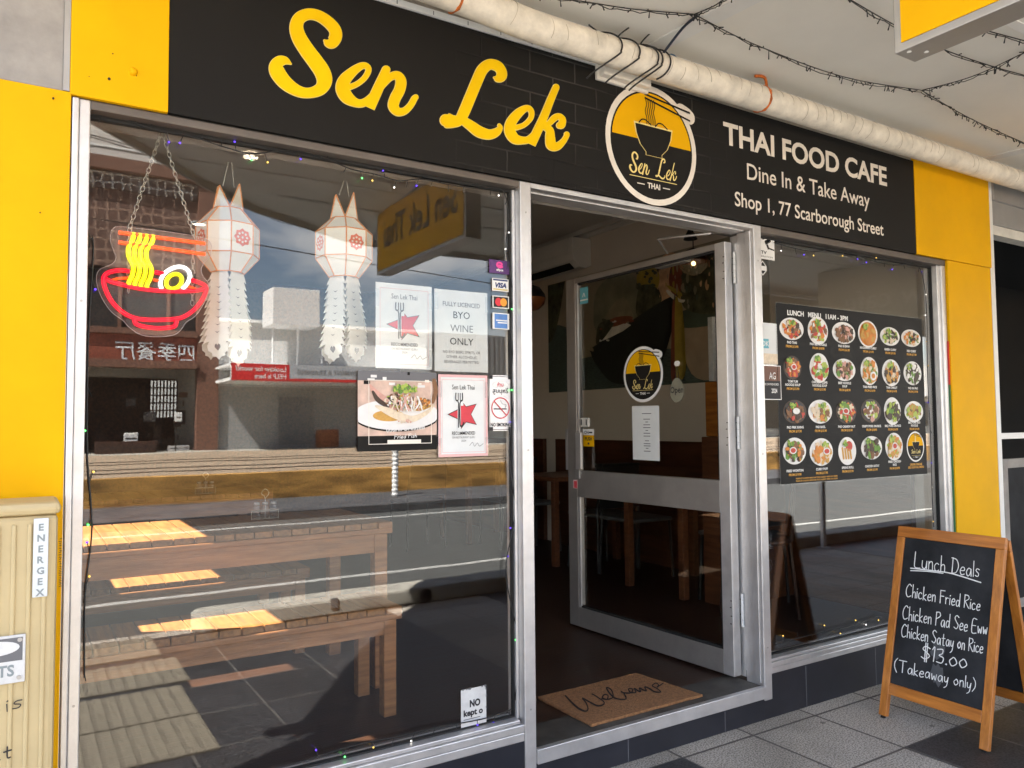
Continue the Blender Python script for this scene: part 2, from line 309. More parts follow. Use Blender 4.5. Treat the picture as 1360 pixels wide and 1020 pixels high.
# single-line handwriting: strokes in units of the capital height
HW = {
 'L': [[(.02, 1), (0, .5), (.02, .02), (.42, 0)]], 'u': [[(0, .5), (0, .12), (.14, 0), (.28, .1), (.33, .5)], [(.33, .5), (.34, .02)]],
 'n': [[(0, .5), (0, 0)], [(0, .32), (.12, .5), (.26, .44), (.29, 0)]], 'c': [[(.32, .42), (.18, .5), (.02, .32), (.06, .06), (.2, 0), (.34, .08)]],
 'h': [[(0, 1), (0, 0)], [(0, .3), (.13, .46), (.27, .38), (.29, 0)]], 'D': [[(.03, 1), (0, 0)], [(-.06, .98), (.3, .9), (.46, .5), (.3, .08), (0, 0)]],
 'e': [[(.04, .26), (.3, .3), (.28, .48), (.12, .48), (.0, .24), (.1, 0), (.32, .07)]], 'a': [[(.32, .45), (.14, .5), (0, .24), (.1, 0), (.26, .12), (.33, .46)], [(.33, .46), (.36, 0)]],
 'l': [[(0, 1), (.01, 0)]], 's': [[(.28, .45), (.12, .5), (.04, .36), (.24, .18), (.18, 0), (0, .05)]], 'C': [[(.5, .88), (.3, 1), (.06, .7), (.02, .3), (.2, 0), (.52, .12)]],
 'i': [[(0, .5), (.01, 0)], [(0, .68), (.03, .72)]], 'k': [[(0, 1), (0, 0)], [(.27, .46), (.02, .22), (.3, 0)]], 'F': [[(0, .98), (.02, 0)], [(0, .98), (.42, 1)], [(.02, .55), (.34, .56)]],
 'r': [[(0, .5), (.01, 0)], [(.01, .3), (.12, .47), (.26, .46)]], 'd': [[(.3, .42), (.12, .48), (0, .22), (.1, 0), (.27, .12), (.34, .5)], [(.34, 1), (.34, 0)]],
 'R': [[(0, 1), (0, 0)], [(0, .98), (.34, .96), (.4, .72), (.05, .5)], [(.05, .5), (.45, 0)]], 'P': [[(.02, .96), (0, 0)], [(0, .96), (.34, .98), (.42, .72), (.04, .48)]],
 'S': [[(.44, .88), (.22, 1), (.04, .8), (.2, .55), (.42, .3), (.26, .02), (0, .12)]], 'E': [[(.44, 1), (.04, .98), (0, .02), (.46, 0)], [(.02, .52), (.36, .53)]],
 'w': [[(0, .5), (.08, 0), (.2, .36), (.32, 0), (.4, .5)]], 't': [[(.12, .85), (.12, .05), (.26, 0)], [(-.04, .52), (.3, .54)]], 'y': [[(0, .5), (.04, .14), (.2, .12), (.3, .48)], [(.3, .5), (.22, -.2), (.02, -.42)]],
 'o': [[(.18, .5), (0, .26), (.14, 0), (.34, .2), (.24, .47), (.16, .5)]], 'T': [[(0, .98), (.6, 1)], [(.3, .98), (.3, 0)]], '(': [[(.22, 1.05), (.02, .7), (.02, .25), (.2, -.15)]], ')': [[(0, 1.05), (.2, .7), (.2, .25), (0, -.15)]],
 '$': [[(.46, .82), (.2, .92), (.06, .7), (.3, .5), (.46, .28), (.22, .04), (0, .14)], [(.2, 1.15), (.2, -.15)], [(.3, 1.15), (.3, -.15)]], '1': [[(0, .8), (.12, 1), (.1, 0)]],
 '3': [[(0, .92), (.3, .98), (.3, .7), (.12, .54), (.38, .4), (.3, .04), (0, .06)]], '.': [[(0, .02), (.05, .05), (.06, .0)]], '0': [[(.2, .6), (0, .32), (.16, 0), (.42, .24), (.3, .56), (.18, .6)]],
 'W': [[(-.15, 1.0), (.1, .1), (.25, .0), (.4, .75), (.55, .05), (.75, .0), (.85, .5)]], 'm': [[(0, .5), (0, 0)], [(0, .34), (.1, .5), (.2, .4), (.21, 0)], [(.21, .34), (.32, .5), (.43, .4), (.44, 0)]], 'f': [[(.3, .9), (.14, 1), (.08, .6), (.06, -.25)], [(-.06, .5), (.26, .52)]],
}
def hand(mb, place, body, p0, p1, up, w, mi=0, d0=0.0, jit=0.0):
    pen = 0.0; lay = []
    for ch in body:
        if ch == ' ': pen += .34; continue
        st = HW[ch]; xs = [q[0] for k in st for q in k]; lay.append((pen-min(xs), st)); pen += max(xs)-min(xs)+.15
    tot = pen-.15; ex, ey = (p1[0]-p0[0])/tot, (p1[1]-p0[1])/tot; g = random.Random(len(body))
    for i, (px, st) in enumerate(lay):
        jy = g.uniform(-jit, jit)
        for q in st:
            pts = [(p0[0]+ex*(px+a)+up[0]*(b+jy), p0[1]+ey*(px+a)+up[1]*(b+jy), w*g.uniform(.85, 1.15)) for a, b in q]
            stroke(mb, place, pts, None, mi, d0+0.0001*(i % 5), 0.0003, 4)
def blob(g, r, n=9, j=0.35): return [(r*(1+g.uniform(-j, j))*math.cos(2*math.pi*i/n), r*(1+g.uniform(-j, j))*math.sin(2*math.pi*i/n)) for i in range(n)]
# ------------------------------------------------------------------ materials with a laid pattern
def paver_mat(name, base, dark, grout, bw, rh, ox, oy, speck=420, rough=0.7, mort=0.007, wear=0.25):
    m = bpy.data.materials.new(name); m.use_nodes = True; nt = m.node_tree; b = nt.nodes['Principled BSDF']; k = nt.links.new
    t = nt.nodes.new('ShaderNodeTexCoord'); mpn = nt.nodes.new('ShaderNodeMapping'); mpn.inputs['Location'].default_value = (-ox, -oy, 0)
    br = nt.nodes.new('ShaderNodeTexBrick'); br.offset = 0.0; br.squash = 1.0; br.inputs['Scale'].default_value = 1.0
    br.inputs['Brick Width'].default_value = bw; br.inputs['Row Height'].default_value = rh; br.inputs['Mortar Size'].default_value = mort; br.inputs['Mortar Smooth'].default_value = 0.3
    br.inputs['Color1'].default_value = (0.86, 0.86, 0.86, 1); br.inputs['Color2'].default_value = (1.0, 1.0, 1.0, 1); br.inputs['Mortar'].default_value = (1, 1, 1, 1)
    n1 = nt.nodes.new('ShaderNodeTexNoise'); n1.inputs['Scale'].default_value = speck; n1.inputs['Detail'].default_value = 3
    r1 = nt.nodes.new('ShaderNodeValToRGB'); r1.color_ramp.elements[0].position = 0.40; r1.color_ramp.elements[1].position = 0.56; r1.color_ramp.elements[0].color = dark+(1,); r1.color_ramp.elements[1].color = base+(1,)
    n2 = nt.nodes.new('ShaderNodeTexNoise'); n2.inputs['Scale'].default_value = 2.2; n2.inputs['Detail'].default_value = 7
    mr = nt.nodes.new('ShaderNodeMapRange'); mr.inputs['To Min'].default_value = 1-wear; mr.inputs['To Max'].default_value = 1+wear
    mu = nt.nodes.new('ShaderNodeMix'); mu.data_type = 'RGBA'; mu.blend_type = 'MULTIPLY'; mu.inputs[0].default_value = 1
    mu2 = nt.nodes.new('ShaderNodeMix'); mu2.data_type = 'RGBA'; mu2.blend_type = 'MULTIPLY'; mu2.inputs[0].default_value = 1
    mg = nt.nodes.new('ShaderNodeMix'); mg.data_type = 'RGBA'; mg.inputs[7].default_value = grout+(1,)
    bp = nt.nodes.new('ShaderNodeBump'); bp.invert = True; bp.inputs['Strength'].default_value = 0.5; bp.inputs['Distance'].default_value = 0.004
    k(t.outputs['Object'], mpn.inputs['Vector']); k(mpn.outputs[0], br.inputs['Vector']); k(t.outputs['Object'], n1.inputs['Vector']); k(t.outputs['Object'], n2.inputs['Vector'])
    k(n1.outputs['Fac'], r1.inputs[0]); k(r1.outputs[0], mu.inputs[6]); k(br.outputs['Color'], mu.inputs[7]); k(n2.outputs['Fac'], mr.inputs['Value']); k(mu.outputs[2], mu2.inputs[6]); k(mr.outputs[0], mu2.inputs[7])
    vo = nt.nodes.new('ShaderNodeTexVoronoi'); vo.inputs['Scale'].default_value = 4.5; gr = nt.nodes.new('ShaderNodeValToRGB'); gr.color_ramp.elements[0].position = 0.055; gr.color_ramp.elements[0].color = (0.42, 0.42, 0.42, 1); gr.color_ramp.elements[1].position = 0.075; gr.color_ramp.elements[1].color = (1, 1, 1, 1)
    n3 = nt.nodes.new('ShaderNodeTexNoise'); n3.inputs['Scale'].default_value = 0.9; n3.inputs['Detail'].default_value = 10; n3.inputs['Roughness'].default_value = 0.7; g3 = nt.nodes.new('ShaderNodeValToRGB'); g3.color_ramp.elements[0].position = 0.38; g3.color_ramp.elements[0].color = (0.66, 0.64, 0.60, 1); g3.color_ramp.elements[1].position = 0.60; g3.color_ramp.elements[1].color = (1.06, 1.05, 1.04, 1)
    m3 = nt.nodes.new('ShaderNodeMix'); m3.data_type = 'RGBA'; m3.blend_type = 'MULTIPLY'; m3.inputs[0].default_value = 1; m4 = nt.nodes.new('ShaderNodeMix'); m4.data_type = 'RGBA'; m4.blend_type = 'MULTIPLY'; m4.inputs[0].default_value = 1
    k(t.outputs['Object'], vo.inputs['Vector']); k(vo.outputs['Distance'], gr.inputs[0]); k(t.outputs['Object'], n3.inputs['Vector']); k(n3.outputs['Fac'], g3.inputs[0]); k(mu2.outputs[2], m3.inputs[6]); k(gr.outputs[0], m3.inputs[7]); k(m3.outputs[2], m4.inputs[6]); k(g3.outputs[0], m4.inputs[7])
    k(br.outputs['Fac'], mg.inputs[0]); k(m4.outputs[2], mg.inputs[6]); k(mg.outputs[2], b.inputs['Base Color']); k(br.outputs['Fac'], bp.inputs['Height']); k(bp.outputs[0], b.inputs['Normal'])
    b.inputs['Roughness'].default_value = rough; M[name] = m
paver_mat('light_pavers', (0.58, 0.535, 0.47), (0.20, 0.185, 0.165), (0.11, 0.095, 0.085), 0.415, 0.43, 0.65-0.415*10, -0.52-0.43*10, 150)
paver_mat('granite_pavers', (0.060, 0.060, 0.064), (0.014, 0.014, 0.016), (0.085, 0.08, 0.075), 0.415, 0.43, 0.65-0.415*10, -0.52-0.43*10, 140, 0.5)
def asphalt(name, a, b_, sc_=250):
    mat(name, a, 0.85, var=0.5, scale=sc_, col2=b_, bump=0.3, bscale=sc_)
asphalt('asphalt', (0.065, 0.07, 0.068), (0.125, 0.128, 0.122)); mat('road_paint', (0.40, 0.40, 0.38), 0.7, 0, 0.12, 6)
mat('kerb_concrete', (0.40, 0.38, 0.33), 0.8, 0, 0.25, 4, 0.1, 40); mat('track_slab', (0.33, 0.25, 0.17), 0.85, 0, 0.25, 0.6, stretch=(1, 9, 1)); mat('sandstone', (0.40, 0.215, 0.055), 0.9, 0, 0.75, 1.4, 0.2, 8, stretch=(0.6, 1, 2.2))
mat('dark_kerb', (0.075, 0.075, 0.078), 0.8, 0, 0.4, 2); mat('tactile_stud', (0.17, 0.15, 0.115), 0.7, 0, 0.2, 30); mat('tactile', (0.145, 0.127, 0.098), 0.75, 0, 0.15, 12); mat('rail_steel', (0.12, 0.09, 0.07), 0.4, 0.7, 0.2, 3)
mat('render_cream', (0.62, 0.60, 0.55), 0.85, 0, 0.10, 0.5); mat('render_awning_shade', (0.33, 0.33, 0.32), 0.8, 0, 0.08, 0.5); mat('render_white', (0.66, 0.66, 0.64), 0.85, 0, 0.08, 0.5); mat('brown_trim', (0.16, 0.078, 0.052), 0.7, 0, 0.12, 0.6)
mat('shutter_grey', (0.20, 0.21, 0.22), 0.6, 0, 0.05, 1); mat('sign_red', (0.62, 0.03, 0.03), 0.5, 0, 0.05, 2); mat('sign_grey', (0.40, 0.43, 0.46), 0.5, 0, 0.05, 2); mat('timber_door', (0.34, 0.13, 0.06), 0.6, 0, 0.2, 2); mat('shade_dark', (0.02, 0.019, 0.018), 0.7, 0, 0.3, 0.8)
mat('corrugated', (0.16, 0.17, 0.18), 0.5, 0.3, 0.1, 1); mat('foliage_dark', (0.02, 0.03, 0.015), 0.8, 0, 0.4, 3)
def fret_mat(name, ca, cb, sc_):
    m = bpy.data.materials.new(name); m.use_nodes = True; nt = m.node_tree; b = nt.nodes['Principled BSDF']; k = nt.links.new; b.inputs['Roughness'].default_value = 0.7
    t = nt.nodes.new('ShaderNodeTexCoord'); v = nt.nodes.new('ShaderNodeTexVoronoi'); v.feature = 'DISTANCE_TO_EDGE'; v.inputs['Scale'].default_value = sc_; v.inputs['Randomness'].default_value = 0.35
    r = nt.nodes.new('ShaderNodeValToRGB'); r.color_ramp.interpolation = 'CONSTANT'; r.color_ramp.elements[0].color = cb+(1,); r.color_ramp.elements[1].color = ca+(1,); r.color_ramp.elements[1].position = 0.10
    k(t.outputs['Object'], v.inputs['Vector']); k(v.outputs['Distance'], r.inputs[0]); k(r.outputs[0], b.inputs['Base Color']); M[name] = m
fret_mat('fret_brown', (0.115, 0.062, 0.045), (0.24, 0.15, 0.11), 2.6); fret_mat('fret_white', (0.10, 0.07, 0.06), (0.50, 0.47, 0.43), 3.2)
def wall_black():                                                   # black paint over blockwork, joints showing through in the middle
    m = bpy.data.materials.new('black_blockwork'); m.use_nodes = True; nt = m.node_tree; b = nt.nodes['Principled BSDF']; k = nt.links.new
    t = nt.nodes.new('ShaderNodeTexCoord'); sx = nt.nodes.new('ShaderNodeSeparateXYZ'); cx = nt.nodes.new('ShaderNodeCombineXYZ'); k(t.outputs['Object'], sx.inputs[0]); k(sx.outputs['X'], cx.inputs['X']); k(sx.outputs['Z'], cx.inputs['Y'])
    br = nt.nodes.new('ShaderNodeTexBrick'); br.inputs['Scale'].default_value = 1; br.inputs['Brick Width'].default_value = 0.215; br.inputs['Row Height'].default_value = 0.082; br.inputs['Mortar Size'].default_value = 0.0035; br.inputs['Mortar Smooth'].default_value = 0.5
    wig = nt.nodes.new('ShaderNodeTexNoise'); wig.inputs['Scale'].default_value = 9
    wa = nt.nodes.new('ShaderNodeVectorMath'); wa.operation = 'MULTIPLY_ADD'; wa.inputs[1].default_value = (0.008, 0.012, 0); k(wig.outputs['Color'], wa.inputs[0]); k(cx.outputs[0], wa.inputs[2]); k(wa.outputs[0], br.inputs['Vector'])
    n = nt.nodes.new('ShaderNodeTexNoise'); n.inputs['Scale'].default_value = 3.2; n.inputs['Detail'].default_value = 8; k(t.outputs['Object'], n.inputs['Vector'])
    w1 = nt.nodes.new('ShaderNodeMapRange'); w1.inputs['From Min'].default_value = -0.35; w1.inputs['From Max'].default_value = -0.05; k(sx.outputs['X'], w1.inputs['Value'])
    w2 = nt.nodes.new('ShaderNodeMapRange'); w2.inputs['From Min'].default_value = 1.1; w2.inputs['From Max'].default_value = 0.75; k(sx.outputs['X'], w2.inputs['Value'])
    nr = nt.nodes.new('ShaderNodeMapRange'); nr.inputs['From Min'].default_value = 0.42; nr.inputs['From Max'].default_value = 0.66; k(n.outputs['Fac'], nr.inputs['Value'])
    ms = []
    for a, c in ((br.outputs['Fac'], w1.outputs[0]), (None, w2.outputs[0]), (None, nr.outputs[0])):
        q = nt.nodes.new('ShaderNodeMath'); q.operation = 'MULTIPLY'; k(a if a else ms[-1].outputs[0], q.inputs[0]); k(c, q.inputs[1]); ms.append(q)
    mg = nt.nodes.new('ShaderNodeMix'); mg.data_type = 'RGBA'; mg.inputs[7].default_value = (0.060, 0.055, 0.050, 1)
    rr = nt.nodes.new('ShaderNodeValToRGB'); rr.color_ramp.elements[0].color = (0.009, 0.0083, 0.008, 1); rr.color_ramp.elements[1].color = (0.014, 0.013, 0.012, 1); k(n.outputs['Fac'], rr.inputs[0]); k(rr.outputs[0], mg.inputs[6]); k(ms[-1].outputs[0], mg.inputs[0]); k(mg.outputs[2], b.inputs['Base Color'])
    qb = nt.nodes.new('ShaderNodeMath'); qb.operation = 'MULTIPLY'; k(br.outputs['Fac'], qb.inputs[0]); k(w1.outputs[0], qb.inputs[1]); qc = nt.nodes.new('ShaderNodeMath'); qc.operation = 'MULTIPLY'; k(qb.outputs[0], qc.inputs[0]); k(w2.outputs[0], qc.inputs[1])
    bp = nt.nodes.new('ShaderNodeBump'); bp.invert = True; bp.inputs['Strength'].default_value = 0.6; bp.inputs['Distance'].default_value = 0.006; k(qc.outputs[0], bp.inputs['Height']); k(bp.outputs[0], b.inputs['Normal'])
    b.inputs['Roughness'].default_value = 0.6; b.inputs['Specular IOR Level'].default_value = 0.18; M['black_blockwork'] = m
wall_black()

# ------------------------------------------------------------------ ground
mb = MB(); mb.box((-60, -3.10, -0.3), (60, 0.0, 0.0)); struct('pavement', mb, 'light_pavers')
mb = MB(); mb.box((-2.69, -2.94, 0.0005), (0.65, -0.09, 0.004)); mb.box((1.48, -2.94, 0.0005), (3.55, -0.52, 0.004)); mb.box((5.63, -2.94, 0.0005), (7.7, -0.52, 0.004)); struct('granite_paving', mb, 'granite_pavers')
mb = MB(); mb.box((-60, -9.62, -0.35), (60, -3.10, -0.10)); struct('road', mb, 'asphalt')
mb = MB(); mb.box((-12, -3.0, 0.001), (-2.7, 60, 0.006)); struct('side_street', mb, 'dark_kerb')
mb = MB(); mb.box((-60, -4.72, -0.0995), (60, -4.62, -0.096)); mb.box((-60, -9.08, -0.0995), (9.5, -8.95, -0.096)); struct('road_lines', mb, 'road_paint')
mb = MB(); mb.box((-60, -11.9, -0.35), (60, -9.62, 0.03)); struct('median_path', mb, 'dark_kerb')
mb = MB(); mb.box((-60, -26.0, -0.35), (60, -12.25, 0.46)); struct('tram_track_bed', mb, 'track_slab')
mb = MB()
for y in (-14.2, -15.7, -18.4, -19.9): mb.box((-60, y-0.06, 0.4605), (60, y+0.06, 0.475))
struct('tram_rails', mb, 'rail_steel')
mb = MB(); mb.box((-60, -12.25, -0.35), (60, -11.9, 0.50)); tag(mb.build('retaining_wall', 'sandstone'), 'long low ochre sandstone wall along the tram track, mirrored in the window', 'wall')
mb = MB(); mb.box((-60, -45, -0.35), (60, -26.0, 0.40)); struct('far_pavement', mb, 'kerb_concrete')
# raised kerb at the road edge, rounded at the ramp
mb = MB(); pr = []
for i in range(9): a = math.pi*i/8; pr.append((-0.55-0.10*math.sin(a), -3.0-0.14*math.cos(a)))
pts = [(9.0, -2.86)]+[(x, y) for x, y in [(-0.55, -2.86)]+pr[::-1][1:-1]+[(-0.55, -3.14)]]+[(9.0, -3.14)]
mb.slab([(x, y, 0.002) for x, y in pts], (0, 0, 0.12)); kb = tag(mb.build('raised_kerb', 'kerb_concrete', None, 0.02), 'pale concrete kerb with a rounded end along the road edge beside the ramp', 'kerb')
for x in (0.25, 1.28, 2.4): m2 = MB(); m2.box((x, -2.865, 0.06), (x+0.05, -2.852, 0.128)); m2.build('bracket', 'silver_shadow', kb)
m2 = MB(); m2.cyl((0.99, -2.862, 0.06), (0.99, -2.85, 0.06), 0.05, 16); m2.build('drain_hole', 'rubber', kb)
# tactile plates on the ramp
def tactile(x0, y0, w, d):
    t = MB(); t.box((x0, y0-d, 0.0045), (x0+w, y0, 0.012)); n = 11
    for i in range(n):
        for j in range(14):
            cx, cy = x0+w*(i+.5)/n, y0-d*(j+.5)/14; a = w/n*.36; b = d/14*.30
            t.add([(cx-a, cy-b, .012), (cx+a, cy-b, .012), (cx+a, cy+b, .012), (cx-a, cy+b, .012), (cx-a*.6, cy, .0175), (cx+a*.6, cy, .0205)], [(0, 1, 5, 4), (2, 3, 4, 5), (1, 2, 5), (3, 0, 4)], 1)
    return t
spots = [(-1.56, -0.92, 'nearest the shop window'), (-1.56, -1.40, 'in the middle of the row'), (-1.50, -1.93, 'third from the window'), (-1.56, -2.50, 'beside the rounded end of the kerb')]
for i, (x, y, w_) in enumerate(spots):
    tag(tactile(x, y, .66, .46).build('tactile_plate', ['tactile', 'tactile_stud']), 'pale studded tactile paving plate, %s' % w_, 'tactile paving', 'tactile plates on the ramp')

# ------------------------------------------------------------------ the shop building: walls, fascia, frames
H = 2.272                                                           # underside of the fascia
wl = thing('shop_building', 'corner shop with yellow panels, black fascia sign and silver framed windows', 'shop building', (0, 0, 0))
mb = MB(); mb.box((-1.86, 0.004, 2.80), (20, 0.24, 4.4)); mb.box((-1.86, 0.004, H), (-1.283, 0.24, 2.797)); mb.box((-1.283, 0.004, H+.002), (3.42, 0.24, 2.797)); mb.build('brick_wall', 'beige_brick', wl)
mb = MB(); mb.box((-1.283, -0.012, H), (2.568, 0.003, 2.797)); fas = mb.build('fascia_panel', 'black_blockwork', wl)
mb = MB(); mb.box((-0.70, -0.020, 2.799), (0.50, 0.003, 2.822))
for i in range(9): mb.box((-0.70+i*.14, -0.0205, 2.803), (-0.697+i*.14, -0.0199, 2.817), 1)
mb.build('trim_strip', ['sign_white', 'ink_grey'], wl)
def panel(name, x0, x1, z0, z1, y=-0.016):
    b = MB(); b.box((x0, y, z0), (x1, 0.003, z1)); return b.build(name, 'yellow_paint', wl, 0.002)
p1 = panel('yellow_panel', -1.536, -1.2845, H-.001, 2.95); p2 = panel('yellow_panel', -1.86, -1.532, 0, H+.006, -0.012)
p3 = panel('yellow_panel', 2.5695, 3.366, H, 2.90); p4 = panel('yellow_panel', 2.876, 3.352, 0, H-.003, -0.014)
mb = MB()
for x, z, r_ in ((-1.44, 2.335, .004), (-1.432, 2.41, .0018), (-1.575, 2.25, .0025), (-1.49, 2.33, .0012), (-1.37, 2.36, .0012), (-1.6, 1.93, .0015)): mb = MB(); mb.cyl((x, -0.0175, z), (x, -0.012, z), r_, 10); mb.build('screw_hole', 'gasket', wl)
mb = MB(); mb.ball((-1.378, -0.016, 2.37), 0.012); mb.build('cap', 'yellow_paint', wl)
mb = MB(); mb.box((-1.86, -0.008, H+.007), (-1.553, 0.003, 4.4)); mb.build('concrete_panel', 'concrete_wall', wl)
mb = MB(); mb.box((-2.5, 0.0, 0.0), (-1.8605, 0.20, 4.4)); mb.build('corner_sun_block', 'concrete_wall', wl)  # out of view, added to keep the sun off the pillar lid
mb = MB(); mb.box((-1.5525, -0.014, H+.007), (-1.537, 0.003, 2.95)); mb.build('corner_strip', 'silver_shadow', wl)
mb = MB(); mb.box((-1.87, 0.24, 3.3), (20, 9.0, 4.4)); mb.box((-1.87, 8.0, 0), (20, 8.2, 3.3)); mb.build('upper_walls', 'concrete_wall', wl)
for x0_, x1_, z_ in ((-1.53, -0.0008, .1895), (0.0, 1.2455, .0985), (1.2462, 2.876, .1955)): mb = MB(); mb.box((x0_, 0.0, 0.0), (x1_, 0.10, z_)); plinth = mb.build('plinth', 'black_tile', wl)
for x in (-1.1, -0.55, -.03, 0.44, 0.99, 1.54, 2.09, 2.64): mb = MB(); mb.box((x, -0.0006, 0), (x+.003, 0.001, 0.098 if 0 < x < 1.2 else .189)); mb.build('tile_joint', 'ink_grey', wl)
for x, z in ((-.025, .30), (-.025, 1.25), (-.025, 2.15), (1.271, .32), (1.271, 1.2), (1.271, 2.1), (-1.498, .6), (-1.498, 1.7), (2.854, 1.0), (2.854, 1.9)): mb = MB(); y_ = -.0062 if abs(x) < 1.3 else (-.0042 if x < 0 else -.0002); mb.cyl((x, y_-.0012, z), (x, y_+.001, z), .0035, 10); mb.build('screw', 'silver_shadow', wl)
# left side wall with its own window: the sun comes through here
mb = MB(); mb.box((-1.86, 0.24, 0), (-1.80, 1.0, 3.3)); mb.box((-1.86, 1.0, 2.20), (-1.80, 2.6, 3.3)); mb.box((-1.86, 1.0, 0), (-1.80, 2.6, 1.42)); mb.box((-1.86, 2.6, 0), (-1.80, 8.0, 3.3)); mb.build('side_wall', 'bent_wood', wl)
mb = MB(); mb.box((-1.835, 1.0, 1.42), (-1.829, 2.6, 2.20)); mb.build('side_window_pane', 'sun_dimming_glass', wl)  # unseen tinted pane, added to dim the sun on table and benches
# silver frames
def frame(boxes, name='window_frame', m='silver_metal', bev=0.003):
    b = MB()
    for a, c in boxes: b.box(a, c)
    return b.build(name, m, wl, bev)
frame([((-1.529, -0.010, 0.03), (-1.512, 0.09, H-.004)), ((-1.5115, -0.004, 0.05), (-1.484, 0.09, H-.004))])
frame([((-0.050, -0.006, 0.075), (-0.001, 0.09, H-.004))], 'door_post'); frame([((-0.0625, 0.030, 0.262), (-0.0505, 0.09, H-.03))])
frame([((1.246, -0.006, 0.085), (1.296, 0.10, H-.004))], 'door_post'); frame([((1.2395, 0.012, 0.16), (1.2455, 0.045, H-.03)), ((1.2566, 0.102, 0.16), (1.296, 0.15, H-.03))], 'door_jamb')
frame([((-1.4835, -0.002, 2.244), (-0.0505, 0.09, H-.003))], m='header_metal_shaded'); frame([((-1.4835, -0.004, 0.222), (-0.0505, 0.03, 0.2505)), ((-1.4835, 0.006, 0.251), (-0.0630, 0.09, 0.266))], 'sill')
frame([((-1.4835, -0.0025, 0.190), (-0.0505, 0.03, 0.2212))], 'sill')
frame([((1.2965, -0.002, 2.238), (2.876, 0.09, H-.003))], m='header_metal_shaded'); frame([((1.2965, -0.004, 0.224), (2.876, 0.03, 0.246)), ((1.2965, 0.006, 0.2465), (2.805, 0.09, 0.260))], 'sill')
frame([((1.2965, -0.0025, 0.196), (2.876, 0.03, 0.2232))], 'sill')
frame([((2.806, 0.01, 0.2605), (2.834, 0.09, 2.237)), ((2.8345, 0.0, 0.2465), (2.874, 0.09, 2.237))])
frame([((-0.0005, -0.004, 2.249), (1.2455, 0.04, H-.003)), ((-0.0005, 0.0405, 2.244), (1.2355, 0.12, H-.003))], 'door_head')
frame([((-0.0005, -0.016, 0.099), (1.246, 0.010, 0.152))], 'door_threshold', 'silver_metal', 0.002)
mb = MB(); mb.box((-0.0005, 0.0105, 0.09), (1.24, 0.20, 0.1505)); mb.build('step', 'worn_step', wl)
mb = MB()
for x0, x1, z0, z1 in ((-1.4835, -0.0630, 2.233, 2.2435), (1.2965, 2.8055, 2.226, 2.2375), (-1.4835, -0.0630, 0.2665, 0.272), (1.2965, 2.8055, 0.2605, 0.266), (-0.0685, -0.0630, 0.272, 2.233), (2.799, 2.8055, 0.266, 2.226)): mb = MB(); mb.box((x0, 0.042, z0), (x1, 0.062, z1)); mb.build('gasket', 'gasket', wl)
mb = MB(); mb.box((2.866, -0.006, 0.35), (2.8755, -0.0005, 1.55)); mb.box((2.866, -0.0062, 1.55), (2.8755, -0.0005, 1.80), 1); 
mat('flag_green', (0.03, 0.16, 0.06), 0.6, 0, 0); mb.build('edge_strip', ['flag_green', 'sign_red'], wl)
mb = MB(); mb.box((-1.4835, GY, 0.2665), (-0.0630, GY+.006, 2.2435)); mb.build('window_pane', 'window_glass', wl)
mb = MB(); mb.box((1.2965, GY, 0.2605), (2.8055, GY+.006, 2.2375)); mb.build('window_pane', 'street_glass', wl)
# inside surfaces
mb = MB(); mb.box((-1.80, 0.20, 0.08), (3.0, 8.0, 0.150)); struct('shop_floor', mb, 'floor_wood')
mb = MB(); mb.box((-1.80, 0.245, 3.22), (3.0, 8.0, 3.28)); struct('shop_ceiling', mb, 'ceiling_paint')
mb = MB(); mb.box((3.0, 0.245, 0.1), (3.10, 8.0, 3.28)); struct('mural_wall', mb, 'wall_beige')
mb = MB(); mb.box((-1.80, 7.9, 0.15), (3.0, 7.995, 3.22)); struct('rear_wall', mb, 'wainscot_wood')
mb = MB()
for i in range(2): mb.box((2.985-i*.05, 0.245, 3.14+i*.04), (3.0-.0005, 8.0, 3.18+i*.04))
mb.build('cornice', 'ceiling_paint', wl)
mb = MB(); mb.box((2.955, 0.30, 0.15), (2.9995, 4.02, 1.19)); mb.box((2.955, 4.24, 0.15), (2.9995, 7.9, 1.19)); wn_ = tag(mb.build('wainscot', 'wainscot_wood'), 'dark brown timber wainscot along the beige mural wall inside', 'wall panelling')
# ------------------------------------------------------------------ awning
mat('pale_paint', (0.45, 0.42, 0.37), 0.8, 0, 0.1, 2)
def SZ(y): return 2.935+0.056*y                                     # soffit height
aw = thing('awning', 'white street awning with a curved corner over the shopfront', 'awning', (0, 0, 2.8))
edge = [(-2.6, 0.0), (-2.0, -0.85)]
for u, v in ((125, 158), (200, 200), (265, 238), (340, 276), (420, 302), (450, 312)):
    d = ray(u, v); lo, hi = 1.0, 30.0
    for _ in range(60):
        k_ = (lo+hi)/2; p = CPOS+d*k_; yy = 2*GY-p.y
        if p.z < SZ(yy): lo = k_
        else: hi = k_
    edge.append((p.x, max(-3.1, yy)))
edge += [(0.62, -3.08), (1.0, -3.1), (30, -3.1), (30, 0.0)]
mb = MB(); mb.slab([(x, y, SZ(y)) for x, y in edge], (0, 0, 0.05)); mb.build('soffit', 'soffit_paint', aw)
mb = MB()
for a, b in zip(edge[:-2], edge[1:-1]):
    mb.obox((a[0], a[1], SZ(a[1])-.035), (b[0]-a[0], b[1]-a[1], SZ(b[1])-SZ(a[1])), (0.0, 0.03, 0), (0, 0, 0.30))
mb.build('edge_fascia', 'soffit_paint', aw)
mb = MB(); mb.box((3.2, -3.14, 2.42), (30, -3.0995, SZ(-3.1)-.036)); mb.build('valance', 'pale_paint', aw)
